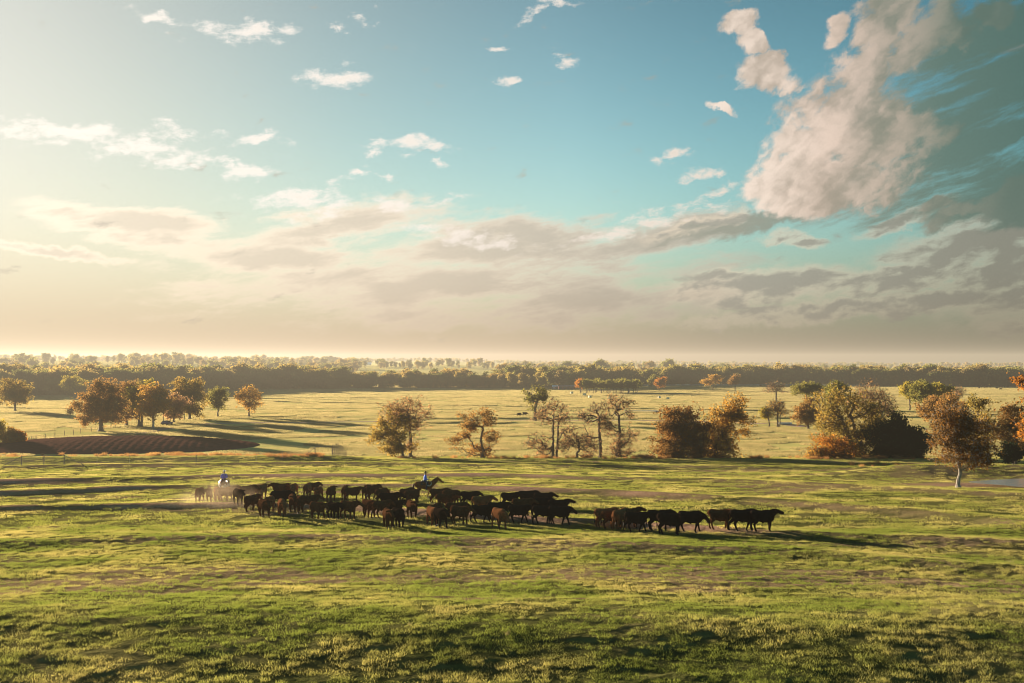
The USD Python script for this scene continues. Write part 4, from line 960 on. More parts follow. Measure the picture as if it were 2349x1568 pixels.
def build_cattle():
    looks = {'b': hide('black_hide', (0.019, 0.012, 0.009), (0.75, 0.42, 0.24)), 'd': hide('dark_brown_hide', (0.075, 0.032, 0.015), (0.9, 0.46, 0.22)), 'r': hide('red_brown_hide', (0.16, 0.064, 0.028), (1.0, 0.52, 0.26))}
    hoof = plain('hoof_horn', (0.03, 0.025, 0.02), 0.5)
    hair = plain('tail_hair', (0.018, 0.011, 0.008), 0.8)
    first = {}
    rng = np.random.default_rng(4)
    def put(p, head, pose, look, label, s, group, cat='cow'):
        if pose not in first:
            x = UsdGeom.Xform.Define(stage, '/World/' + numbered('cow'))
            x.AddTranslateOp(); x.AddRotateZOp(); x.AddScaleOp()
            t = x.GetPrim()
            body, switch, hv = cow_meshes(*COW_POSES[pose], tail=[0.0, 0.6, -0.3, 0.2][len(first) % 4])
            obj('body', body, None, t.GetPath(), smooth=True)
            obj('tail_switch', switch, hair, t.GetPath(), smooth=True)
            for h in hv: obj('hoof', h, hoof, t.GetPath())
            first[pose] = t.GetPath()
        else:
            t = UsdGeom.Xform.Define(stage, '/World/' + numbered('cow')).GetPrim()
            t.GetReferences().AddInternalReference(first[pose]); t.SetInstanceable(True)
        t.GetAttribute('xformOp:translate').Set(Gf.Vec3d(*[float(v) for v in p]))
        t.GetAttribute('xformOp:rotateZ').Set(float(head))
        t.GetAttribute('xformOp:scale').Set(Gf.Vec3f(float(s), float(s), float(s)))
        bind(t, looks[look])
        tag(t, label, cat, group)
    for Z, zx, zy, head, pose, look, label in HERD:
        X, Y = Z(zx, zy)
        p = ray(X / 1.0843, Y / 1.0843)
        p[2] += 0.02
        a = (head + 180) % 360 - 180
        if (Z is ZA or (Z is ZB and zx < 520)) and abs(a) < 40 and not any(w in label for w in ('side on', 'walking right', 'facing right', 'walking away')):
            head = 52 if a > 0 else -52
        put(p, head + rng.uniform(-5, 5), pose, look, label, rng.uniform(0.88, 0.99), 'cattle being driven across the hillside')
    for i, (X, Y, h, l) in enumerate([(1190.8, 957, 40, 'small black cow left of a second one under the lone oak'), (1203.8, 955, 0, 'small black cow right of a second one under the lone oak'), (1547, 885.5, 0, 'tiny dark cow far off beside the olive and orange twin trees'), (1745, 887.5, 180, 'tiny dark cow alone in the far meadow left of the fan-shaped tree')]):
        put(ray(X, Y), h, 'head_low', 'b', l, 1.12, 'distant grazing cattle')
    far = [(625, 738), (1180, 742), (1065, 712), (1165, 708), (1300, 732), (1330, 728), (1350, 720), (1425, 720), (1565, 752), (1630, 724), (1670, 728), (1730, 722), (1790, 726), (1815, 724), (1645, 770)]
    for i, (zx, zy) in enumerate(far):
        p = ray((2300 + zx / 8.713) / 1.0843, (880 + zy / 8.713) / 1.0843 + 2.0)
        put(p, rng.uniform(0, 360), ['stand', 'head_low'][i % 2], 'b', 'tiny black cow grazing far off at the right before the dark woods', 1.15, 'tiny cattle grazing far off at the right')

# ------------------------------------------------------------------ horses and riders
def horse_meshes(stride, npitch, hpitch, yaw=0.0):
    P = limb(((-0.78, 0, 1.18), (.18, .24, .26)), ((-0.55, 0, 1.16), (.22, .28, .32)), ((-0.08, 0, 1.10), (.25, .29, .34)), ((0.38, 0, 1.12), (.22, .27, .36)), ((0.58, 0, 1.18), (.17, .21, .30)))
    P += limb(((0.2, 0, 1.34), (.16, .1, .1)), ((0.52, 0, 1.38), (.16, .1, .1)))
    c = np.array([0.55, 0, 1.2])
    N = lambda p, k=1.0: rot(p, c, yaw * k, npitch)
    P += limb((N((0.62, 0, 1.24)), (.2, .17, .30)), (N((0.86, 0, 1.46), .6), (.17, .12, .22)), (N((1.10, 0, 1.70)), (.12, .09, .15)))
    q = N((1.14, 0, 1.76))
    H = lambda p: rot(q + np.array(p), q, yaw, hpitch)
    P += limb((H((0, 0, 0)), (.11, .095, .14)), (H((.16, 0, -.10)), (.10, .085, .12)), (H((.36, 0, -.27)), (.075, .065, .075)), (H((.47, 0, -.36)), (.06, .06, .06)))
    for s in (-1, 1):
        P += limb((H((-.02, s * .06, .12)), .035), (H((.0, s * .07, .20)), (.025, .02, .05)), (H((.01, s * .07, .25)), .01))
    feet = []
    for s, f in ((1, stride), (-1, -stride)):
        P += limb(((0.48, s * .17, 1.0), (.14, .1, .22)), ((0.48 + .25 * f, s * .16, .78), .085), ((0.50 + .6 * f, s * .15, .50), .058), ((0.47 + f, s * .15, .16), .038), ((0.52 + f, s * .15, .08), .045))
        feet.append((0.54 + f, s * .15))
    for s, f in ((1, -stride * .9), (-1, stride * .9)):
        P += limb(((-0.60, s * .16, 1.10), (.22, .14, .26)), ((-0.50 + .2 * f, s * .18, .84), (.14, .1, .15)), ((-0.76 + .6 * f, s * .15, .54), .062), ((-0.70 + f, s * .15, .17), .040), ((-0.65 + f, s * .15, .08), .047))
        feet.append((-0.63 + f, s * .15))
    body = fuse(P, 0.075)
    tail = fuse(limb(((-0.92, 0, 1.30), .05), ((-1.06, 0, 1.16), .075), ((-1.12, 0, .85), .08), ((-1.08, 0, .5), .03)), 0.06, 3)
    mane = fuse(limb((N((0.66, 0, 1.52)), (.10, .02, .06)), (N((0.86, 0, 1.69), .6), (.10, .025, .08)), (N((1.08, 0, 1.86)), (.08, .03, .06))) + limb((H((0, 0, .13)), .035), (H((.12, 0, .02)), .02)), 0.05, 3)
    halter = []
    for f, r in (((.30, 0, -.22), .088), ((.07, 0, -.04), .135)):
        th = np.linspace(0, 2 * PI, 15)
        ax, up = H(np.array(f) + (.8, 0, -.6)) - H(f), H(np.array(f) + (.6, 0, .8)) - H(f)
        sd = np.cross(ax, up)
        pts = np.array([H(f) + sd * math.cos(a) * r + up * math.sin(a) * r for a in th])
        halter.append(tubes((pts[:-1], pts[1:], np.full(14, .013), np.full(14, .013)), 5))
    mouth = H((.40, 0, -.33))
    hv = []
    for x, y in feet:
        a = m3.Manifold.batch_hull([m3.Manifold.cylinder(.02, .07, .07, 12).translate([x, y, 0]), m3.Manifold.cylinder(.02, .05, .05, 12).translate([x - .02, y, .075])]).to_mesh()
        hv.append((np.array(a.vert_properties[:, :3]), np.array(a.tri_verts)))
    return body, tail, mane, cat_meshes(halter), hv, mouth
def hand(wrist, toward, palm_down, r=1.0):
    """Palm, four fingers closed round what they hold and a thumb."""
    w = np.asarray(wrist, float); a = np.asarray(toward, float); a = a / np.linalg.norm(a)
    n = np.asarray(palm_down, float); n -= a * (a @ n); n /= np.linalg.norm(n)
    s = np.cross(a, n)
    P = limb((w, .028), (w + a * .05, (.03, .03, .03)), (w + a * .085, .03))
    for i, l in enumerate((.9, 1.0, .95, .75)):
        b = w + a * .09 + s * (i - 1.5) * .02
        P += limb((b, .010), (b + (a * .030 + n * .012) * l, .0095), (b + (a * .028 + n * .040) * l, .009), (b + (a * .006 + n * .048) * l, .008))
    b = w + a * .035 - s * .032
    P += limb((b, .013), (b + a * .03 - s * .018 + n * .01, .011), (b + a * .052 - s * .010 + n * .028, .009))
    return P
def rider_meshes(lean=0.05, head_yaw=0.0, spread=0.27, arm='reins'):
    """Seated on a horse, hips at the origin, facing +x."""
    B, S, J, BO = [], [], [], []
    hip, chest, neck = np.array([0, 0, .06]), np.array([lean * .7, 0, .36]), np.array([lean, 0, .56])
    torso = lambda g: limb((hip, (.14 + g, .17 + g, .13 + g)), (np.array([lean * .4, 0, .22]), (.12 + g, .16 + g, .12 + g)), (chest, (.13 + g, .19 + g, .14 + g)), (np.array([lean * .95, 0, .50]), (.09 + g, .17 + g, .07 + g)))
    B += torso(0); S += torso(.016)
    hd = np.array([lean + .03, 0, .72])
    R = lambda p: rot(hd + np.array(p), hd, head_yaw, 0)
    B += limb((neck - [0, 0, .05], .062), (hd + [-.01, 0, -.07], .058))
    B += limb((R((-.005, 0, .03)), (.095, .075, .10)), (R((.02, 0, -.05)), (.07, .058, .07)))
    B += limb((R((.03, 0, -.09)), .045), (R((.06, 0, -.095)), .028))
    B += limb((R((.085, 0, .015)), .012), (R((.108, 0, -.022)), .016))
    for s in (-1, 1):
        B.append(ell(R((-.01, s * .077, -.01)), (.02, .012, .032)))
        sh = np.array([lean, s * .20, .48])
        el = np.array([lean + .02, s * .30, .22]) if arm == 'reins' else np.array([lean - .02, s * .27, .22])
        wr = np.array([lean + .22, s * .12, .16]) if arm == 'reins' else np.array([lean + .18, s * .16, .12])
        B += limb((sh, .06), (el, .045), (wr, .032))
        S += limb((sh, .078), (el, .06), (wr - (wr - el) * .12, .045))
        B += hand(wr, wr - el, (0.2, 0, -1))
        kn, an = np.array([.24, s * (spread + .05), -.24]), np.array([.12, s * (spread + .06), -.66])
        B += limb((np.array([.02, s * .10, .0]), .10), (kn, .066), (an, .042))
        J += limb((np.array([.0, s * .09, .02]), .125), (kn, .088), (an + [0, 0, .05], .066))
        BO += limb((an + [0, 0, .16], .066), (an + [0, 0, -.04], .055), (an + [.05, 0, -.10], .05), (an + [.17, s * .03, -.12], .036))
        BO += limb((an + [-.02, 0, -.06], .05), (an + [-.04, 0, -.13], .035))
    J += limb((hip + [0, 0, -.02], (.15, .185, .12)), (hip + [0, 0, .05], (.15, .185, .09)))
    body, shirt, jeans, boots = fuse(B, .03, 4), fuse(S, .045, 6), fuse(J, .05, 6), fuse(BO, .04, 4)
    hc = R((-.005, 0, .085))
    brim = []
    th = np.linspace(0, 2 * PI, 33)[:-1]
    for rr, lift in ((.085, 0.0), (.20, 1.0)):
        brim.append(np.stack([hc[0] + rr * 1.12 * np.cos(th + head_yaw), hc[1] + rr * .92 * np.sin(th + head_yaw), hc[2] + lift * (.045 * np.abs(np.sin(th)) ** 2 - .012 * np.abs(np.cos(th)))], 1))
    v = np.vstack([brim[0], brim[1], brim[0] - [0, 0, .012], brim[1] - [0, 0, .010]])
    n = 32; k = np.arange(n); k2 = (k + 1) % n
    f = np.vstack([np.stack(q, 1) for q in ((k, n + k, n + k2), (k, n + k2, k2), (2 * n + k, 3 * n + k2, 3 * n + k), (2 * n + k, 2 * n + k2, 3 * n + k2), (n + k, 3 * n + k, 3 * n + k2), (n + k, 3 * n + k2, n + k2))])
    crown = fuse(limb((hc + [0, 0, .0], (.098, .082, .02)), (hc + [.01, 0, .105], (.075, .055, .022))) + [ell(hc + [-.01, 0, .06], (.09, .074, .05))], .03, 3)
    hat = cat_meshes([(v, f), (np.array(crown.vertices), np.array(crown.faces))])
    hair = fuse([ell(R((-.025, 0, .02)), (.088, .082, .085))] + limb((R((-.05, 0, -.02)), (.055, .072, .05)), (R((-.055, 0, -.06)), (.04, .06, .03))), .03, 2)
    hands = [np.array([lean + .30, s * .10, .13]) for s in (-1, 1)]
    return body, shirt, jeans, boots, hat, hair, hands
def saddle_meshes():
    seat = fuse(limb(((-.22, 0, 1.50), (.10, .17, .05)), ((0.02, 0, 1.45), (.14, .15, .045)), ((.24, 0, 1.51), (.07, .13, .05))) + limb(((-.27, 0, 1.55), (.05, .17, .05)), ((-.27, 0, 1.57), (.04, .13, .05))), .05, 5)
    horn = fuse(limb(((.27, 0, 1.52), .035), ((.30, 0, 1.63), .022), ((.31, 0, 1.65), (.04, .04, .015))), .03, 2)
    pads, fend, stir = [], [], []
    for s in (-1, 1):
        pads += limb(((-.33, s * .10, 1.46), (.08, .06, .04)), ((-.30, s * .285, 1.18), (.08, .025, .04)))
        pads += limb(((.28, s * .10, 1.46), (.08, .06, .04)), ((.25, s * .285, 1.18), (.08, .03, .04)))
        pads += limb(((-.30, s * .27, 1.22), (.08, .03, .06)), ((.25, s * .28, 1.22), (.08, .03, .06)))
        pads += limb(((-.30, s * .12, 1.44), (.08, .05, .05)), ((.25, s * .12, 1.44), (.08, .05, .05)))
        fend += limb(((.04, s * .26, 1.36), (.06, .02, .05)), ((.12, s * .33, .92), (.035, .014, .05)))
        st = [(.04, .84), (.20, .84), (.19, .96), (.12, 1.0), (.05, .96), (.04, .84)]
        p = np.array([(x, s * .335, z) for x, z in st])
        stir.append(tubes((p[:-1], p[1:], np.full(5, .018), np.full(5, .018)), 5))
    return seat, horn, fuse(pads, .06, 4), fuse(fend, .06, 2), cat_meshes(stir)
def build_riders():
    skin = plain('sun_tanned_skin', (0.42, 0.24, 0.16), 0.55, 0.3, 0.1)
    leather = plain('saddle_leather', (0.12, 0.055, 0.028), 0.5, 0.4, 0.3)
    denim = plain('dark_denim', (0.035, 0.040, 0.075), 0.85, 0.1, 0.25, 20)
    boot = plain('boot_leather', (0.05, 0.03, 0.02), 0.45, 0.4)
    rope = plain('rope', (0.42, 0.34, 0.26), 0.9, 0.1)
    hoofm = UsdShade.Material.Get(stage, '/World/Looks/hoof_horn')
    def chestnut():
        return hide('chestnut_coat', (0.17, 0.058, 0.02), (1.0, 0.55, 0.28))
    def paint():
        g = G()
        pos = g.node('texture_coordinate', 'object')
        n = g.noise(pos, 1.9, 2.0, 0.4)
        c = g.mix(g.ss(n, 0.47, 0.52), (0.50, 0.44, 0.37), (0.20, 0.09, 0.04))
        return g.done('/World/Looks/pinto_coat', surface=g.node('principled_bsdf', 'BSDF', base_color=c, roughness=0.6, sheen_weight=0.4, sheen_roughness=0.4))
    plans = [
        dict(at=(513, 1139), head=304, coat=paint(), mane=plain('pale_mane', (0.38, 0.30, 0.22), 0.8), hp=-0.30, np_=-0.42, stride=0.10,
             horse='white and brown horse facing the viewer at the left end of the herd', rider='person in lilac shirt and pale hat riding the white and brown horse',
             saddle='brown saddle under the person in lilac', reins='reins of the white and brown horse in the hands of the person in lilac', shirt=plain('lilac_shirt', (0.36, 0.27, 0.60), 0.8, 0.1, 0.12), hat=plain('pale_straw_hat', (0.66, 0.58, 0.50), 0.8, 0.1, 0.08), yaw=0.0, lean=0.06),
        dict(at=(975, 1141), head=2, coat=chestnut(), mane=plain('chestnut_mane', (0.10, 0.035, 0.012), 0.8), hp=0.05, np_=-0.10, stride=0.24,
             horse='chestnut horse in profile walking right behind the herd', rider='person in blue shirt and black hat riding the chestnut horse',
             saddle='brown saddle under the person in blue', reins='reins of the chestnut horse in the hands of the person in blue', shirt=plain('blue_shirt', (0.10, 0.19, 0.72), 0.8, 0.1, 0.12), hat=plain('black_felt_hat', (0.02, 0.017, 0.015), 0.8, 0.1, 0.1), yaw=-0.15, lean=0.02),
    ]
    for k, q in enumerate(plans):
        p = ray(*q['at'])
        body, tail, mane, halter, hv, mouth = horse_meshes(q['stride'], q['np_'], q['hp'])
        t = thing('horse', q['horse'], 'horse', p, q['head'], group='ridden horses')
        obj('body', body, q['coat'], t.GetPath(), True); obj('tail', tail, q['mane'], t.GetPath(), True); obj('mane', mane, q['mane'], t.GetPath(), True)
        obj('bridle', halter, leather, t.GetPath())
        for h in hv: obj('hoof', h, hoofm, t.GetPath())
        seat, horn, pad, fender, stir = saddle_meshes()
        s = thing('saddle', q['saddle'], 'saddle', p, q['head'])
        obj('seat', seat, leather, s.GetPath(), True); obj('horn', horn, leather, s.GetPath(), True); obj('saddle_pad', pad, plain(f'saddle_blanket_{k}', [(0.30, 0.10, 0.06), (0.10, 0.05, 0.035)][k], 0.95, 0.05), s.GetPath(), True)
        obj('fender', fender, leather, s.GetPath(), True); obj('stirrup', stir, boot, s.GetPath())
        b, sh, je, bo, hat, hair, hands = rider_meshes(q['lean'], q['yaw'])
        r = thing('person', q['rider'], 'person', p, q['head'], group='riders')
        up = np.array([0.0, 0, 1.50])
        mv = lambda m: trimesh.Trimesh(np.array(m.vertices) + up, np.array(m.faces), process=False)
        obj('body', mv(b), skin, r.GetPath(), True); obj('shirt', mv(sh), q['shirt'], r.GetPath(), True); obj('jeans', mv(je), denim, r.GetPath(), True)
        obj('boots', mv(bo), boot, r.GetPath(), True); obj('hat', (hat[0] + up, hat[1]), q['hat'], r.GetPath(), 40); obj('hair', mv(hair), plain(f'hair_{k}', (0.06, 0.04, 0.03), 0.8), r.GetPath(), True)
        segs = []
        for i, s_ in enumerate((-1, 1)):
            a, c = mouth + [0, s_ * .07, 0], hands[i] + up
            mid = (a + c) / 2 + np.array([0, s_ * .05, -.10])
            T = np.linspace(0, 1, 9)[:, None]
            pts = (1 - T) ** 2 * a + 2 * T * (1 - T) * mid + T * T * c
            segs.append(tubes((pts[:-1], pts[1:], np.full(8, .009), np.full(8, .009)), 4))
        rn = thing('reins', q['reins'], 'reins', p, q['head'])
        obj('rein', segs[0], leather, rn.GetPath()); obj('rein', segs[1], leather, rn.GetPath())
        if k == 1:                                 # the coiled rope at the saddle horn
            l = thing('lasso', 'pale coiled rope hanging from the saddle horn of the chestnut horse', 'rope', p, q['head'])
            for j in range(4):
                th = np.linspace(0, 2 * PI, 29)
                R_ = .21 + .012 * j
                pts = np.stack([.36 + R_ * np.cos(th) + .01 * j, np.full(29, -.37 - .012 * j), 1.36 + R_ * 1.02 * np.sin(th) - .01 * j], 1)
                obj('coil', tubes((pts[:-1], pts[1:], np.full(28, .011), np.full(28, .011)), 5), rope, l.GetPath())
# ------------------------------------------------------------------ fences, buildings, tracks, water and small things
def bxm(cx, cy, cz, sx, sy, sz, yaw=0.0):
    b = trimesh.creation.box((sx, sy, sz))
    b.apply_transform(trimesh.transformations.rotation_matrix(yaw, [0, 0, 1]))
    b.apply_translation((cx, cy, cz))
    return np.array(b.vertices), np.array(b.faces)
def pole(a, b, r0, r1=None, sides=9):
    v, f = tubes(([a], [b], [r0], [r1 or r0]), sides)
    n = sides
    caps = [(0, i + 1, i) for i in range(1, n - 1)] + [(n, n + i, n + i + 1) for i in range(1, n - 1)]
    return v, np.vstack([f, caps])
def wire(points, r=0.004, sides=4):
    p = np.asarray(points, float)
    return tubes((p[:-1], p[1:], np.full(len(p) - 1, r), np.full(len(p) - 1, r)), sides)
def strip(pts, half, lift, cross=5):
    """A ribbon that follows the ground."""
    p = np.asarray(pts, float)
    s = np.concatenate([[0], np.cumsum(np.linalg.norm(np.diff(p, axis=0), axis=1))])
    t = np.arange(0, s[-1], 2.0)
    q = np.stack([np.interp(t, s, p[:, 0]), np.interp(t, s, p[:, 1])], 1)
    d = np.gradient(q, axis=0); d /= np.linalg.norm(d, axis=1, keepdims=True) + 1e-9
    nrm = np.stack([-d[:, 1], d[:, 0]], 1)
    wob = 1 + 0.25 * (noise(np.stack([t / 9, 0 * t, 0 * t], -1), 3) - 0.5)
    u = np.linspace(-1, 1, cross)
    P = q[:, None] + nrm[:, None] * (u[None, :, None] * half * wob[:, None, None])
    z = ground_z(P[..., 0].ravel(), P[..., 1].ravel()).reshape(P.shape[:2]) + lift * (1 - 0.9 * np.abs(u[None]) ** 3)
    v = np.concatenate([P, z[..., None]], -1).reshape(-1, 3)
    n = len(q)
    i, j = np.meshgrid(np.arange(n - 1), np.arange(cross - 1), indexing='ij')
    a = i * cross + j
    Q = np.stack([a, a + cross, a + cross + 1, a + 1], -1).reshape(-1, 4)
    f = np.vstack([Q[:, [0, 1, 2]], Q[:, [0, 2, 3]]])
    fn = np.cross(v[f[0, 1]] - v[f[0, 0]], v[f[0, 2]] - v[f[0, 0]])
    return v, (f if fn[2] > 0 else f[:, ::-1])
def earth_material(name, a, b, scale=1.2):
    g = G()
    pos = g.node('geometry', 'position')
    n = g.noise(pos, scale, 6.0, 0.65)
    m_ = g.noise(pos, scale * 6, 4.0, 0.6)
    c = g.mix(g.ss(g.add(g.mul(n, 0.6), g.mul(m_, 0.4)), 0.36, 0.64), a, b)
    return g.done('/World/Looks/' + name, surface=g.node('principled_bsdf', 'BSDF', base_color=c, roughness=1.0, specular_ior_level=0.0, normal=g.node('bump', 'normal', height=m_, strength=0.6, distance=0.12)))

def build_setting():
    # ploughed rise on the left
    cx, cy, rx, ry, h = -93.5, 236.0, 33.0, 25.0, 2.1
    U, W = np.meshgrid(np.linspace(-1.03, 1.03, 420), np.linspace(-1.03, 1.03, 90))
    X, Y = cx + U * rx, cy + W * ry
    q = U ** 2 + W ** 2 + 0.10 * (fbm(np.stack([X / 9, Y / 9, 0 * X], -1), 3, 4) - 0.5)
    dome = np.clip(1 - q, -0.06, 1)
    left = 1 / (1 + np.exp((U + 0.25) * 9))
    a1 = (X * 0.98 + (Y - cy) * 0.20)
    a2 = (X * 0.45 + (Y - cy) * 0.9)
    fur = (1 - left) * np.sin(a1 * 2 * PI / 1.75) + left * np.sin(a2 * 2 * PI / 1.5)
    Z = ground_z(X.ravel(), Y.ravel(), False).reshape(X.shape) + h * np.sign(dome) * np.abs(dome) ** 0.8 + np.clip(dome * 4, 0, 1) * (0.035 * fur + 0.13 * (fbm(np.stack([X / 0.8, Y / 0.8, 0 * X], -1), 3, 9) - 0.5)) - 0.02
    n, k = X.shape
    i, j = np.meshgrid(np.arange(n - 1), np.arange(k - 1), indexing='ij')
    a = (i * k + j)
    Q = np.stack([a, a + 1, a + k + 1, a + k], -1).reshape(-1, 4)
    keep = (q.ravel()[Q].min(1) < 1.03)
    Q = Q[keep]
    f = np.vstack([Q[:, [0, 1, 2]], Q[:, [0, 2, 3]]])
    used, inv = np.unique(f, return_inverse=True)
    o = obj('ploughed_field', (np.stack([X, Y, Z], -1).reshape(-1, 3)[used], inv.reshape(f.shape)), earth_material('ploughed_earth', (0.050, 0.022, 0.017), (0.095, 0.044, 0.033), 0.7), smooth=True)
    tag(o, 'rounded rise of freshly ploughed red-brown earth', None, None, 'structure')
    # dirt road through the meadow
    D = lambda Y: 18.7 * 995.6 / ((Y - 842) * 0.43593)
    pts = ROAD
    dust = earth_material('pale_road_earth', (0.30, 0.21, 0.16), (0.42, 0.30, 0.23), 0.8)
    o = obj('dirt_road', strip(pts, 2.1, 0.10), dust, smooth=True)
    tag(o, 'pale dirt road winding past the clump of trees and over the meadow', None, None, 'structure')
    # pond
    pxc, pyc, rx, ry, lv = POND
    th = np.linspace(0, 2 * PI, 97)[:-1]
    wob = 1.16 + 0.05 * np.sin(3 * th + 1) + 0.03 * np.sin(7 * th)
    v = np.vstack([[[pxc, pyc, lv]], np.stack([pxc + rx * wob * np.cos(th), pyc + ry * wob * np.sin(th), np.full(96, lv)], 1)])
    f = np.stack([np.zeros(96, int), np.arange(96) + 1, (np.arange(96) + 1) % 96 + 1], 1)
    g = G()
    pos = g.node('geometry', 'position')
    st = g.node('vector_math', 'vector', math_type='multiply', vector1=pos, vector2=(1.0, 2.2, 1))
    b = g.node('bump', 'normal', height=g.noise(st, 1.6, 3.0, 0.5), strength=0.3, distance=0.06)
    wmat = g.done('/World/Looks/pond_water', surface=g.node('principled_bsdf', 'BSDF', base_color=(0.17, 0.20, 0.215), roughness=0.08, ior=1.33, specular_ior_level=0.5, normal=b))
    tag(obj('pond', (v, f), wmat), 'still blue-grey farm pond behind a low dam', None, None, 'structure')
    # bright sliver of a ditch in the meadow
    Dd = D(944)
    o = obj('stream', strip([((X - 1174.5) / 2284 * Dd, Dd + 1.5 * math.sin(X / 30.0)) for X in (1432, 1450, 1470, 1490, 1516)], 2.6, 0.45, 3), wmat)
    tag(o, 'thin bright strip of water across the meadow', None, None, 'structure')

def build_fences():
    wood = plain('weathered_post_wood', (0.26, 0.19, 0.14), 0.85, 0.15, 0.3, 6)
    pale = plain('pale_picket_wood', (0.24, 0.175, 0.145), 0.85, 0.1, 0.3, 5)
    metal = plain('fence_wire', (0.22, 0.20, 0.18), 0.6, 0.4, 0.1)
    def post(t, p, h, r, mat=wood, lean=(0, 0)):
        return obj('post', pole((p[0], p[1], p[2] - .4), (p[0] + lean[0], p[1] + lean[1], p[2] + h), r, r * .9), mat, t.GetPath())
    D0 = 158.0
    at = lambda X, D: on_ground((X - 1174.5) / 2284 * D, D)
    t = thing('wire_fence', 'wooden post fence with a long rail and slanting end braces at the left edge', 'fence')
    ps = [at(X, D0 + i * .5) for i, X in enumerate((52.6, 103.5, 150.0))]
    for p in ps: post(t, p, 1.55, .085)
    for a, b in zip(ps[:-1], ps[1:]):
        obj('rail', pole((a[0], a[1], a[2] + 1.42), (b[0], b[1], b[2] + 1.42), .055), wood, t.GetPath())
    e = at(10, D0 - 1.5); obj('brace', pole((e[0], e[1], e[2]), (ps[0][0], ps[0][1], ps[0][2] + 1.40), .06), wood, t.GetPath())
    e = at(192, D0 + 2); obj('brace', pole((e[0], e[1], e[2]), (ps[2][0], ps[2][1], ps[2][2] + 1.40), .05), wood, t.GetPath())
    # woven wire from the braces to the palisade
    t = thing('wire_fence', 'long woven wire fence on thin posts running from braced posts to picket wind-break', 'fence')
    run = [(-30, 156), (150, 159), (300, 163), (452, 168), (560, 173), (640, 178), (722, 184)]
    xs = np.arange(-30, 723, 12.0)
    pts = np.array([at(X, np.interp(X, [r[0] for r in run], [r[1] for r in run])) for X in xs])
    for k, X in enumerate((225, 300, 376, 452, 520, 590, 650)):
        p = at(X, np.interp(X, [r[0] for r in run], [r[1] for r in run]))
        post(t, p, 1.45, .075 if X == 452 else .03, wood if X == 452 else metal)
    for k in range(7):
        obj('wire', wire(pts + [0, 0, .15 + .19 * k], .006, 3), metal, t.GetPath())
    st = []
    dens = np.array([pts[0] + (pts[-1] - pts[0]) * u for u in np.linspace(0, 1, 330)])
    dens[:, 0] = np.interp(np.linspace(0, 1, 330), np.linspace(0, 1, len(pts)), pts[:, 0]); dens[:, 1] = np.interp(np.linspace(0, 1, 330), np.linspace(0, 1, len(pts)), pts[:, 1]); dens[:, 2] = np.interp(np.linspace(0, 1, 330), np.linspace(0, 1, len(pts)), pts[:, 2])
    sv = tubes((dens + [0, 0, .12], dens + [0, 0, 1.3], np.full(330, .005), np.full(330, .005)), 3)
    tag(obj('stay_wires', sv, metal, t.GetPath()), None, None, None, 'stuff')
    # right end: braced rail and picket wind-break
    t = thing('wire_fence', 'braced wooden gate post with single rail ending at the picket wind-break', 'fence')
    a, b = at(724, 184), at(763.5, 185.5)
    post(t, a, 1.75, .09); post(t, b, 1.95, .09)
    obj('rail', pole((a[0], a[1], a[2] + 1.62), (b[0], b[1], b[2] + 1.68), .06), wood, t.GetPath())
    e = at(700, 182.5); obj('brace', pole((e[0], e[1], e[2] + .1), (a[0], a[1], a[2] + 1.5), .06), wood, t.GetPath())
    t = thing('picket_fence', 'short wind-break of tall uneven grey pickets sloping down at right', 'fence')
    rng = np.random.default_rng(3)
    hs = np.interp(np.linspace(0, 1, 22), [0, .25, .45, .5, .75, .78, 1], [2.0, 2.3, 2.45, 2.2, 2.0, 1.5, 1.0])
    rl = []
    for k in range(22):
        p = at(764.5 + k * 1.5, 185.8 - .02 * k)
        h = hs[k] + rng.uniform(-.12, .12)
        obj('picket', bxm(p[0], p[1], p[2] + h / 2 - .1, .055, .025, h, rng.uniform(-.2, .2)), pale, t.GetPath())
        rl.append((p[0], p[1] + .045, p[2]))
    for z in (.45, 1.1):
        obj('rail', wire(np.array(rl)[::3] + [0, 0, z], .03, 4), wood, t.GetPath())
    # stock fence behind the ploughed rise
    t = thing('stock_fence', 'fence of small posts running behind the ploughed field to the clump of trees', 'fence')
    px = [(50, 1018), (58, 1017), (63, 1016), (69, 1015), (75, 1014), (85, 1012), (106, 1008), (128, 1004), (150, 1000), (170, 997), (186, 994), (212, 990), (240, 986), (266, 981), (290, 977), (314, 973)]
    L = []
    for X, Y in px:
        D = 18.7 * 995.6 / ((Y - 842) * 0.43593)
        p = at(X, D); post(t, p, 1.5, .08); L.append(p)
    for z in (.5, .95, 1.35): obj('wire', wire(np.array(L) + [0, 0, z], .008, 3), metal, t.GetPath())
    # white pipe fence before the right woods
    t = thing('pipe_fence', 'long pale rail fence along the foot of the far right woods', 'fence')
    pp = np.array([on_ground(a * d, d) for a, d in zip(np.linspace(0.13, 0.36, 64), np.interp(np.linspace(0.13, 0.36, 64), [.13, .15, .28, .36], [975, 985, 1012, 975]))])
    pm = plain('pale_pipe', (0.5, 0.5, 0.46), 0.6)
    for p in pp: post(t, p, 1.5, .07, pm)
    for z in (.6, 1.05, 1.45): obj('rail', wire(pp + [0, 0, z], .05, 4), pm, t.GetPath())

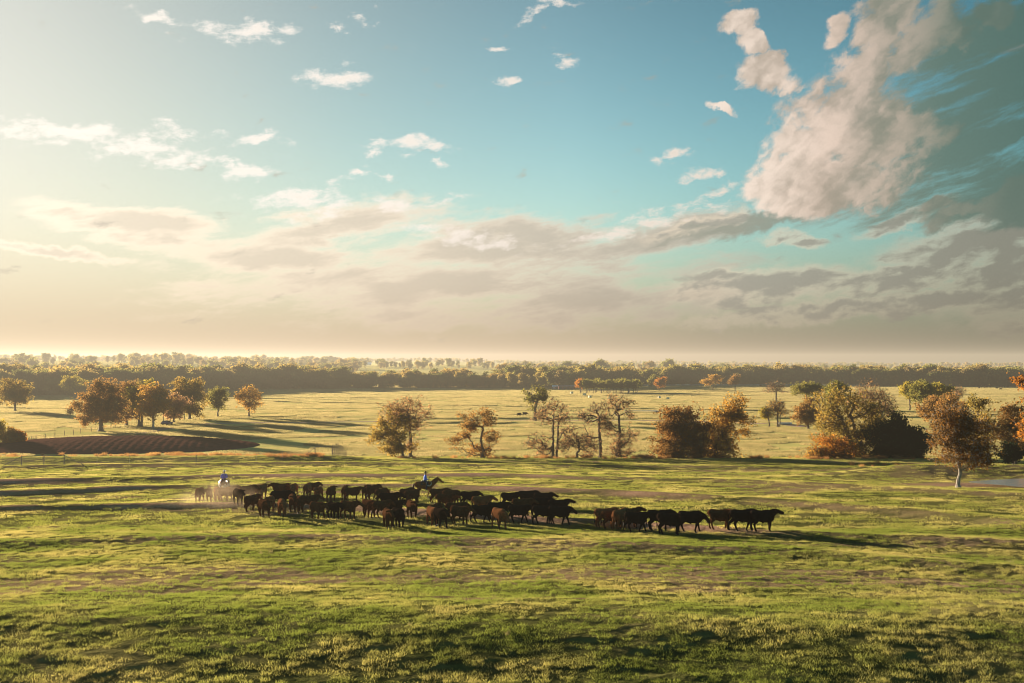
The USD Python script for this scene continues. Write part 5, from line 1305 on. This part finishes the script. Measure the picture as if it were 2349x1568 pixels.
def house(name, label, cat, p, yaw, L, Wd, H, rise, wall, roof, trim, windows, group=None, open_front=False):
    t = thing(name, label, cat, p, math.degrees(yaw), group=group)
    hw, hl = Wd / 2, L / 2
    v = [(-hl, -hw, -.5), (hl, -hw, -.5), (hl, hw, -.5), (-hl, hw, -.5), (-hl, -hw, H), (hl, -hw, H), (hl, hw, H), (-hl, hw, H), (-hl, 0, H + rise), (hl, 0, H + rise)]
    f = [(0, 1, 5), (0, 5, 4), (2, 3, 7), (2, 7, 6), (1, 2, 6), (1, 6, 5), (5, 6, 9), (3, 0, 4), (3, 4, 7), (7, 4, 8), (0, 2, 1), (0, 3, 2), (4, 5, 9), (4, 9, 8), (6, 7, 8), (6, 8, 9)]
    obj('wall', (np.array(v), np.array(f)), wall, t.GetPath())
    s = math.hypot(hw + .5, rise * (hw + .5) / hw)
    for sd in (-1, 1):
        e = H - rise * .5 / hw
        vv = [(-hl - .5, sd * (hw + .5), e + .06), (hl + .5, sd * (hw + .5), e + .06), (hl + .5, 0, H + rise + .08), (-hl - .5, 0, H + rise + .08)]
        vv += [(x, y, z + .15) for x, y, z in vv]
        ff = [(0, 1, 2), (0, 2, 3), (4, 6, 5), (4, 7, 6), (0, 5, 1), (0, 4, 5), (1, 6, 2), (1, 5, 6), (2, 7, 3), (2, 6, 7), (3, 4, 0), (3, 7, 4)]
        obj('roof', (np.array(vv), np.array(ff)), roof, t.GetPath())
    for x, w, z, h, kind in windows:
        w_ = obj('door' if kind == 'door' else 'window', bxm(x, -hw - .03, z, w, .08, h), trim, t.GetPath())
    return t
def build_things():
    white = plain('white_painted_boards', (0.78, 0.75, 0.72), 0.7, 0.2, 0.06)
    tin = plain('pale_tin_roof', (0.62, 0.64, 0.70), 0.4, 0.5, 0.08, metal=0.3)
    dark = plain('dark_opening', (0.03, 0.03, 0.035), 0.3, 0.5)
    red = plain('red_shed_paint', (0.22, 0.045, 0.035), 0.8, 0.2, 0.25)
    rust = plain('rusty_tin_roof', (0.24, 0.10, 0.08), 0.6, 0.4, 0.3)
    at = lambda X, D: on_ground((X - 1174.5) / 2284 * D, D)
    W4 = lambda L: [(x, 1.2, 1.8, 1.3, 'window') for x in np.linspace(-L * .38, L * .3, 4)] + [(L * .42, 1.1, 1.1, 2.2, 'door')]
    house('barn', 'long white barn with pale tin roof before the far row of trees', 'barn', at(750, 2450), .05, 24, 12, 4.2, 4.0, white, tin, dark, [(x, 3.0, 1.7, 3.4, 'door') for x in (-6, 4)] + [(10.5, 1.4, 2.0, 1.4, 'window')])
    house('house', 'small white house right of the long white barn', 'house', at(794, 2440), -.1, 10, 8, 3.4, 2.4, white, tin, dark, W4(10))
    house('house', 'white house at the right end of the far row of trees', 'house', at(845, 2430), .2, 14, 9, 3.6, 3.2, white, tin, dark, W4(14))
    house('barn', 'bright white shed among the wooded rises at far left', 'barn', at(180, 2050), .08, 26, 10, 4.0, 2.5, white, tin, dark, [(x, 3.2, 1.7, 3.4, 'door') for x in (-8, 0, 8)])
    house('house', 'white cottage right of the shed among the wooded rises at far left', 'house', at(198, 2060), -.15, 12, 9, 3.6, 3.0, white, tin, dark, W4(12))
    house('shed', 'long low red cattle shed left of the planted grove', 'shed', at(1300, 842), .03, 14, 6, 2.5, 1.1, red, rust, dark, [(x, 2.2, 1.1, 2.1, 'door') for x in (-5, -2, 1, 4)])
    house('shed', 'smaller grey shed under the trees left of the red cattle shed', 'shed', at(1277, 848), -.05, 7, 5, 2.3, 1.0, plain('grey_boards', (0.34, 0.32, 0.34), 0.8), tin, dark, [(0, 2.2, 1.1, 2.1, 'door')])
    # bales
    hay = plain('hay', (0.62, 0.53, 0.36), 0.95, 0.05, 0.25, 5)
    labs = ['pale bale farthest left in the meadow before the planted grove', 'large pale bale with a long shadow before the planted grove', 'pale bale right of the one with the long shadow', 'small pale bale alone in the middle of the meadow', 'pale bale, left of two in front of the twin trees', 'pale bale, right of two in front of the twin trees']
    for (X, Y, s), lab in zip([(1311, 904.5, 1.1), (1341, 909, 1.2), (1353, 913.5, 1.0), (1398, 916, .85), (1512, 914.7, .9), (1532, 917, .9)], labs):
        p = ray(X, Y)
        t = thing('hay_bale', lab, 'hay bale', p + [0, 0, .72 * s], 20 + X % 50, s, group='bales in the meadow')
        c = trimesh.creation.cylinder(.8, 1.5, sections=26); c.apply_transform(trimesh.transformations.rotation_matrix(PI / 2, [0, 1, 0]))
        cm = c.subdivide(); vv = np.array(cm.vertices); vv = vv * (1 + 0.05 * (noise(vv * 4, 5)[:, None] - .5))
        obj('hay', (vv, np.array(cm.faces)), hay, t.GetPath(), 40)
        obj('twine', cat_meshes([wire(np.stack([np.full(25, x), .81 * np.cos(np.linspace(0, 2 * PI, 25)), .81 * np.sin(np.linspace(0, 2 * PI, 25))], 1), .012) for x in (-.5, -.17, .17, .5)]), plain('twine', (0.4, .3, .2), .9), t.GetPath())
    # trough
    p = at(1799.5, 318)
    t = thing('water_trough', 'long white concrete trough beside the tall pale leafless tree', 'trough', p, 2)
    conc = plain('white_concrete', (0.62, 0.58, 0.54), 0.8, 0.2, 0.1)
    for c in ((0, -.45, .3, 4.2, .1, .6), (0, .45, .3, 4.2, .1, .6), (-2.05, 0, .3, .1, .8, .6), (2.05, 0, .3, .1, .8, .6)): obj('side', bxm(*c), conc, t.GetPath())
    obj('water', bxm(0, 0, .26, 4.0, .8, .44), UsdShade.Material.Get(stage, '/World/Looks/pond_water'), t.GetPath())
    # car
    p = at(384.3, 322)
    t = thing('parked_car', 'dark blue car parked under the clump beside the dirt road', 'car', p, 78)
    paint = plain('dark_blue_paint', (0.03, 0.04, 0.10), 0.25, 0.6, 0.05)
    glass = plain('tinted_glass', (0.02, 0.025, 0.03), 0.08, 0.6, 0.05)
    prof = [(-2.15, .35), (2.15, .35), (2.2, .72), (1.9, .86), (1.0, .93), (.45, 1.38), (-1.1, 1.42), (-1.75, 1.0), (-2.15, .92), (-2.2, .6)]
    import shapely.geometry as sg
    def ext(poly, w):
        m_ = trimesh.creation.extrude_polygon(sg.Polygon(poly), w, engine='earcut')
        m_.apply_transform(np.array([[1, 0, 0, 0], [0, 0, 1, -w / 2], [0, 1, 0, 0], [0, 0, 0, 1]])); m_.invert()
        return m_
    b_ = ext(prof, 1.7); obj('body', b_, paint, t.GetPath(), 30)
    obj('side_window', ext([(.82, .97), (.38, 1.33), (-1.05, 1.36), (-1.5, 1.0)], 1.73), glass, t.GetPath())
    obj('rear_window', (np.array([(-1.17, -.65, 1.40), (-1.17, .65, 1.40), (-1.78, .7, 1.02), (-1.78, -.7, 1.02)]) + [-.02, 0, .02], np.array([(0, 1, 2), (0, 2, 3)])), glass, t.GetPath())
    obj('windscreen', (np.array([(1.04, -.7, .95), (1.04, .7, .95), (.5, .65, 1.36), (.5, -.65, 1.36)]) + [.03, 0, .02], np.array([(0, 1, 2), (0, 2, 3)])), glass, t.GetPath())
    tyre = plain('tyre_rubber', (0.02, 0.02, 0.02), 0.8)
    for x in (-1.3, 1.35):
        for y in (-.78, .78):
            c = trimesh.creation.cylinder(.33, .22, sections=20); c.apply_transform(trimesh.transformations.rotation_matrix(PI / 2, [1, 0, 0])); c.apply_translation((x, y, .33))
            w_ = obj('wheel', c, tyre, t.GetPath(), 40)
    lamp = plain('red_lamp_glass', (0.3, 0.02, 0.02), 0.2)
    for y in (-.68, .68): obj('tail_lamp', bxm(-2.2, y, .78, .06, .26, .14), lamp, t.GetPath())
def build_cover():
    """Dry brush on the banks and weeds in the pasture."""
    rng = np.random.default_rng(21)
    dry = grass_material('dry_brush', (0.40, 0.20, 0.10), (0.52, 0.33, 0.17), (0.44, 0.26, 0.12), 0.45)
    pr = [blade_mesh(rng, 130, 0.6, 0.35, 1.0, 0.03, 0.9) for _ in range(4)]
    P = []
    def patch(X0, X1, D0, D1, n):
        X = rng.uniform(X0, X1, n); D = rng.uniform(D0, D1, n)
        x = (X - 1174.5) / 2284 * D
        P.append(np.stack([x, D, ground_z(x, D)], 1))
    patch(560, 745, 188, 204, 260); patch(600, 740, 180, 190, 60); patch(-40, 590, 196, 209, 120); patch(340, 560, 203, 211, 90); patch(-40, 60, 190, 204, 60); patch(900, 1900, 190, 197, 150); patch(1930, 2130, 150, 175, 30); patch(1840, 2130, 188, 198, 90)
    P = np.vstack(P)
    cl = fbm(np.stack([P[:, 0] / 6, P[:, 1] / 4, 0 * P[:, 0]], 1), 3, 3)
    P = P[cl > 0.42]
    instancer('dry_brush', pr, dry, P, rng.uniform(0, 6, len(P)), rng.uniform(0.35, 1.0, len(P)), rng.integers(0, 4, len(P)), label='rusty dry brush on the banks at the foot of the hill')
    wd = grass_material('weed_stems', (0.30, 0.26, 0.15), (0.38, 0.33, 0.21), (0.26, 0.24, 0.11), 0.35)
    pr = [blade_mesh(rng, 26, 0.16, 0.18, 0.42, 0.018, 1.1) for _ in range(3)]
    x, y = fan(rng, 300, 30, 80, .56)
    k = fbm(np.stack([x / 7, y / 5, 0 * x], 1), 3, 13) > 0.53
    x, y = x[k], y[k]
    instancer('dry_weeds', pr, wd, np.stack([x, y, ground_z(x, y)], 1), rng.uniform(0, 6, len(x)), rng.uniform(0.35, 0.8, len(x)), rng.integers(0, 3, len(x)), label='scattered pale dry weeds in the pasture')
def build_dust():
    """Dust behind the last cows: uneven, thinning out to nothing inside its own bounds."""
    g = G()
    pos = g.node('geometry', 'position')
    P = [(ray(X, Y), r) for X, Y, r in [(475, 1154, (3.2, 2.6, 1.3)), (510, 1155, (3.4, 2.8, 1.6)), (545, 1158, (3.0, 2.6, 1.2)), (440, 1160, (4.0, 2.6, 0.8)), (575, 1163, (2.8, 2.4, 0.8)), (505, 1168, (5.0, 2.0, 0.7))]]
    dens = None
    for p, r in P:
        mp = g.node('mapping', 'vector', mapping_type='texture', vector=pos, location=tuple(p + [0, 0, r[2] * .45]), scale=r)
        k = g.ss(g.node('vector_math', 'value', math_type='length', vector1=mp), 0.0, 1.0, 1.0, 0.0)
        dens = k if dens is None else g.m('maximum', dens, k)
    n = g.noise(pos, 0.75, 4.0, 0.6)
    dens = g.mul(g.mul(dens, g.ss(n, 0.34, 0.68)), DUST)
    mat = g.done('/World/Looks/dust_cloud', volume=g.node('principled_volume', 'volume', color=(0.95, 0.70, 0.46), density=dens, anisotropy=0.45))
    lo = np.min([p - np.array(r) for p, r in P], 0); hi = np.max([p + np.array(r) * [1, 1, 1.5] for p, r in P], 0)
    b = m3.Manifold.sphere(1.0, 24).scale(list((hi - lo) * 0.62)).translate(list((hi + lo) / 2))
    tag(obj('dust_cloud', b, mat), 'glowing dust kicked up round the rearmost cows at the left', None, None, 'stuff')
DUST = 0.04
# ------------------------------------------------------------------ the evening's hazy air
def build_haze():
    g = G()
    v = g.node('principled_volume', 'volume', color=(1.0, 0.93, 0.82), density=HAZE, anisotropy=0.33)
    mat = g.done('/World/Looks/hazy_air', volume=v)
    b = trimesh.creation.box((9000, 9000, 82.0))
    b.apply_translation((0, 0, -26 + 41))
    o = obj('haze', b, mat)
    tag(o, 'golden evening haze over the valley', None, None, 'stuff')
HAZE = 0.00005
# ------------------------------------------------------------------ build everything
build_ground()
build_grass()
build_meadow()
build_trees()
build_woods()
build_setting()
build_cattle()
build_riders()
build_fences()
build_things()
build_cover()
build_haze()
build_dust()
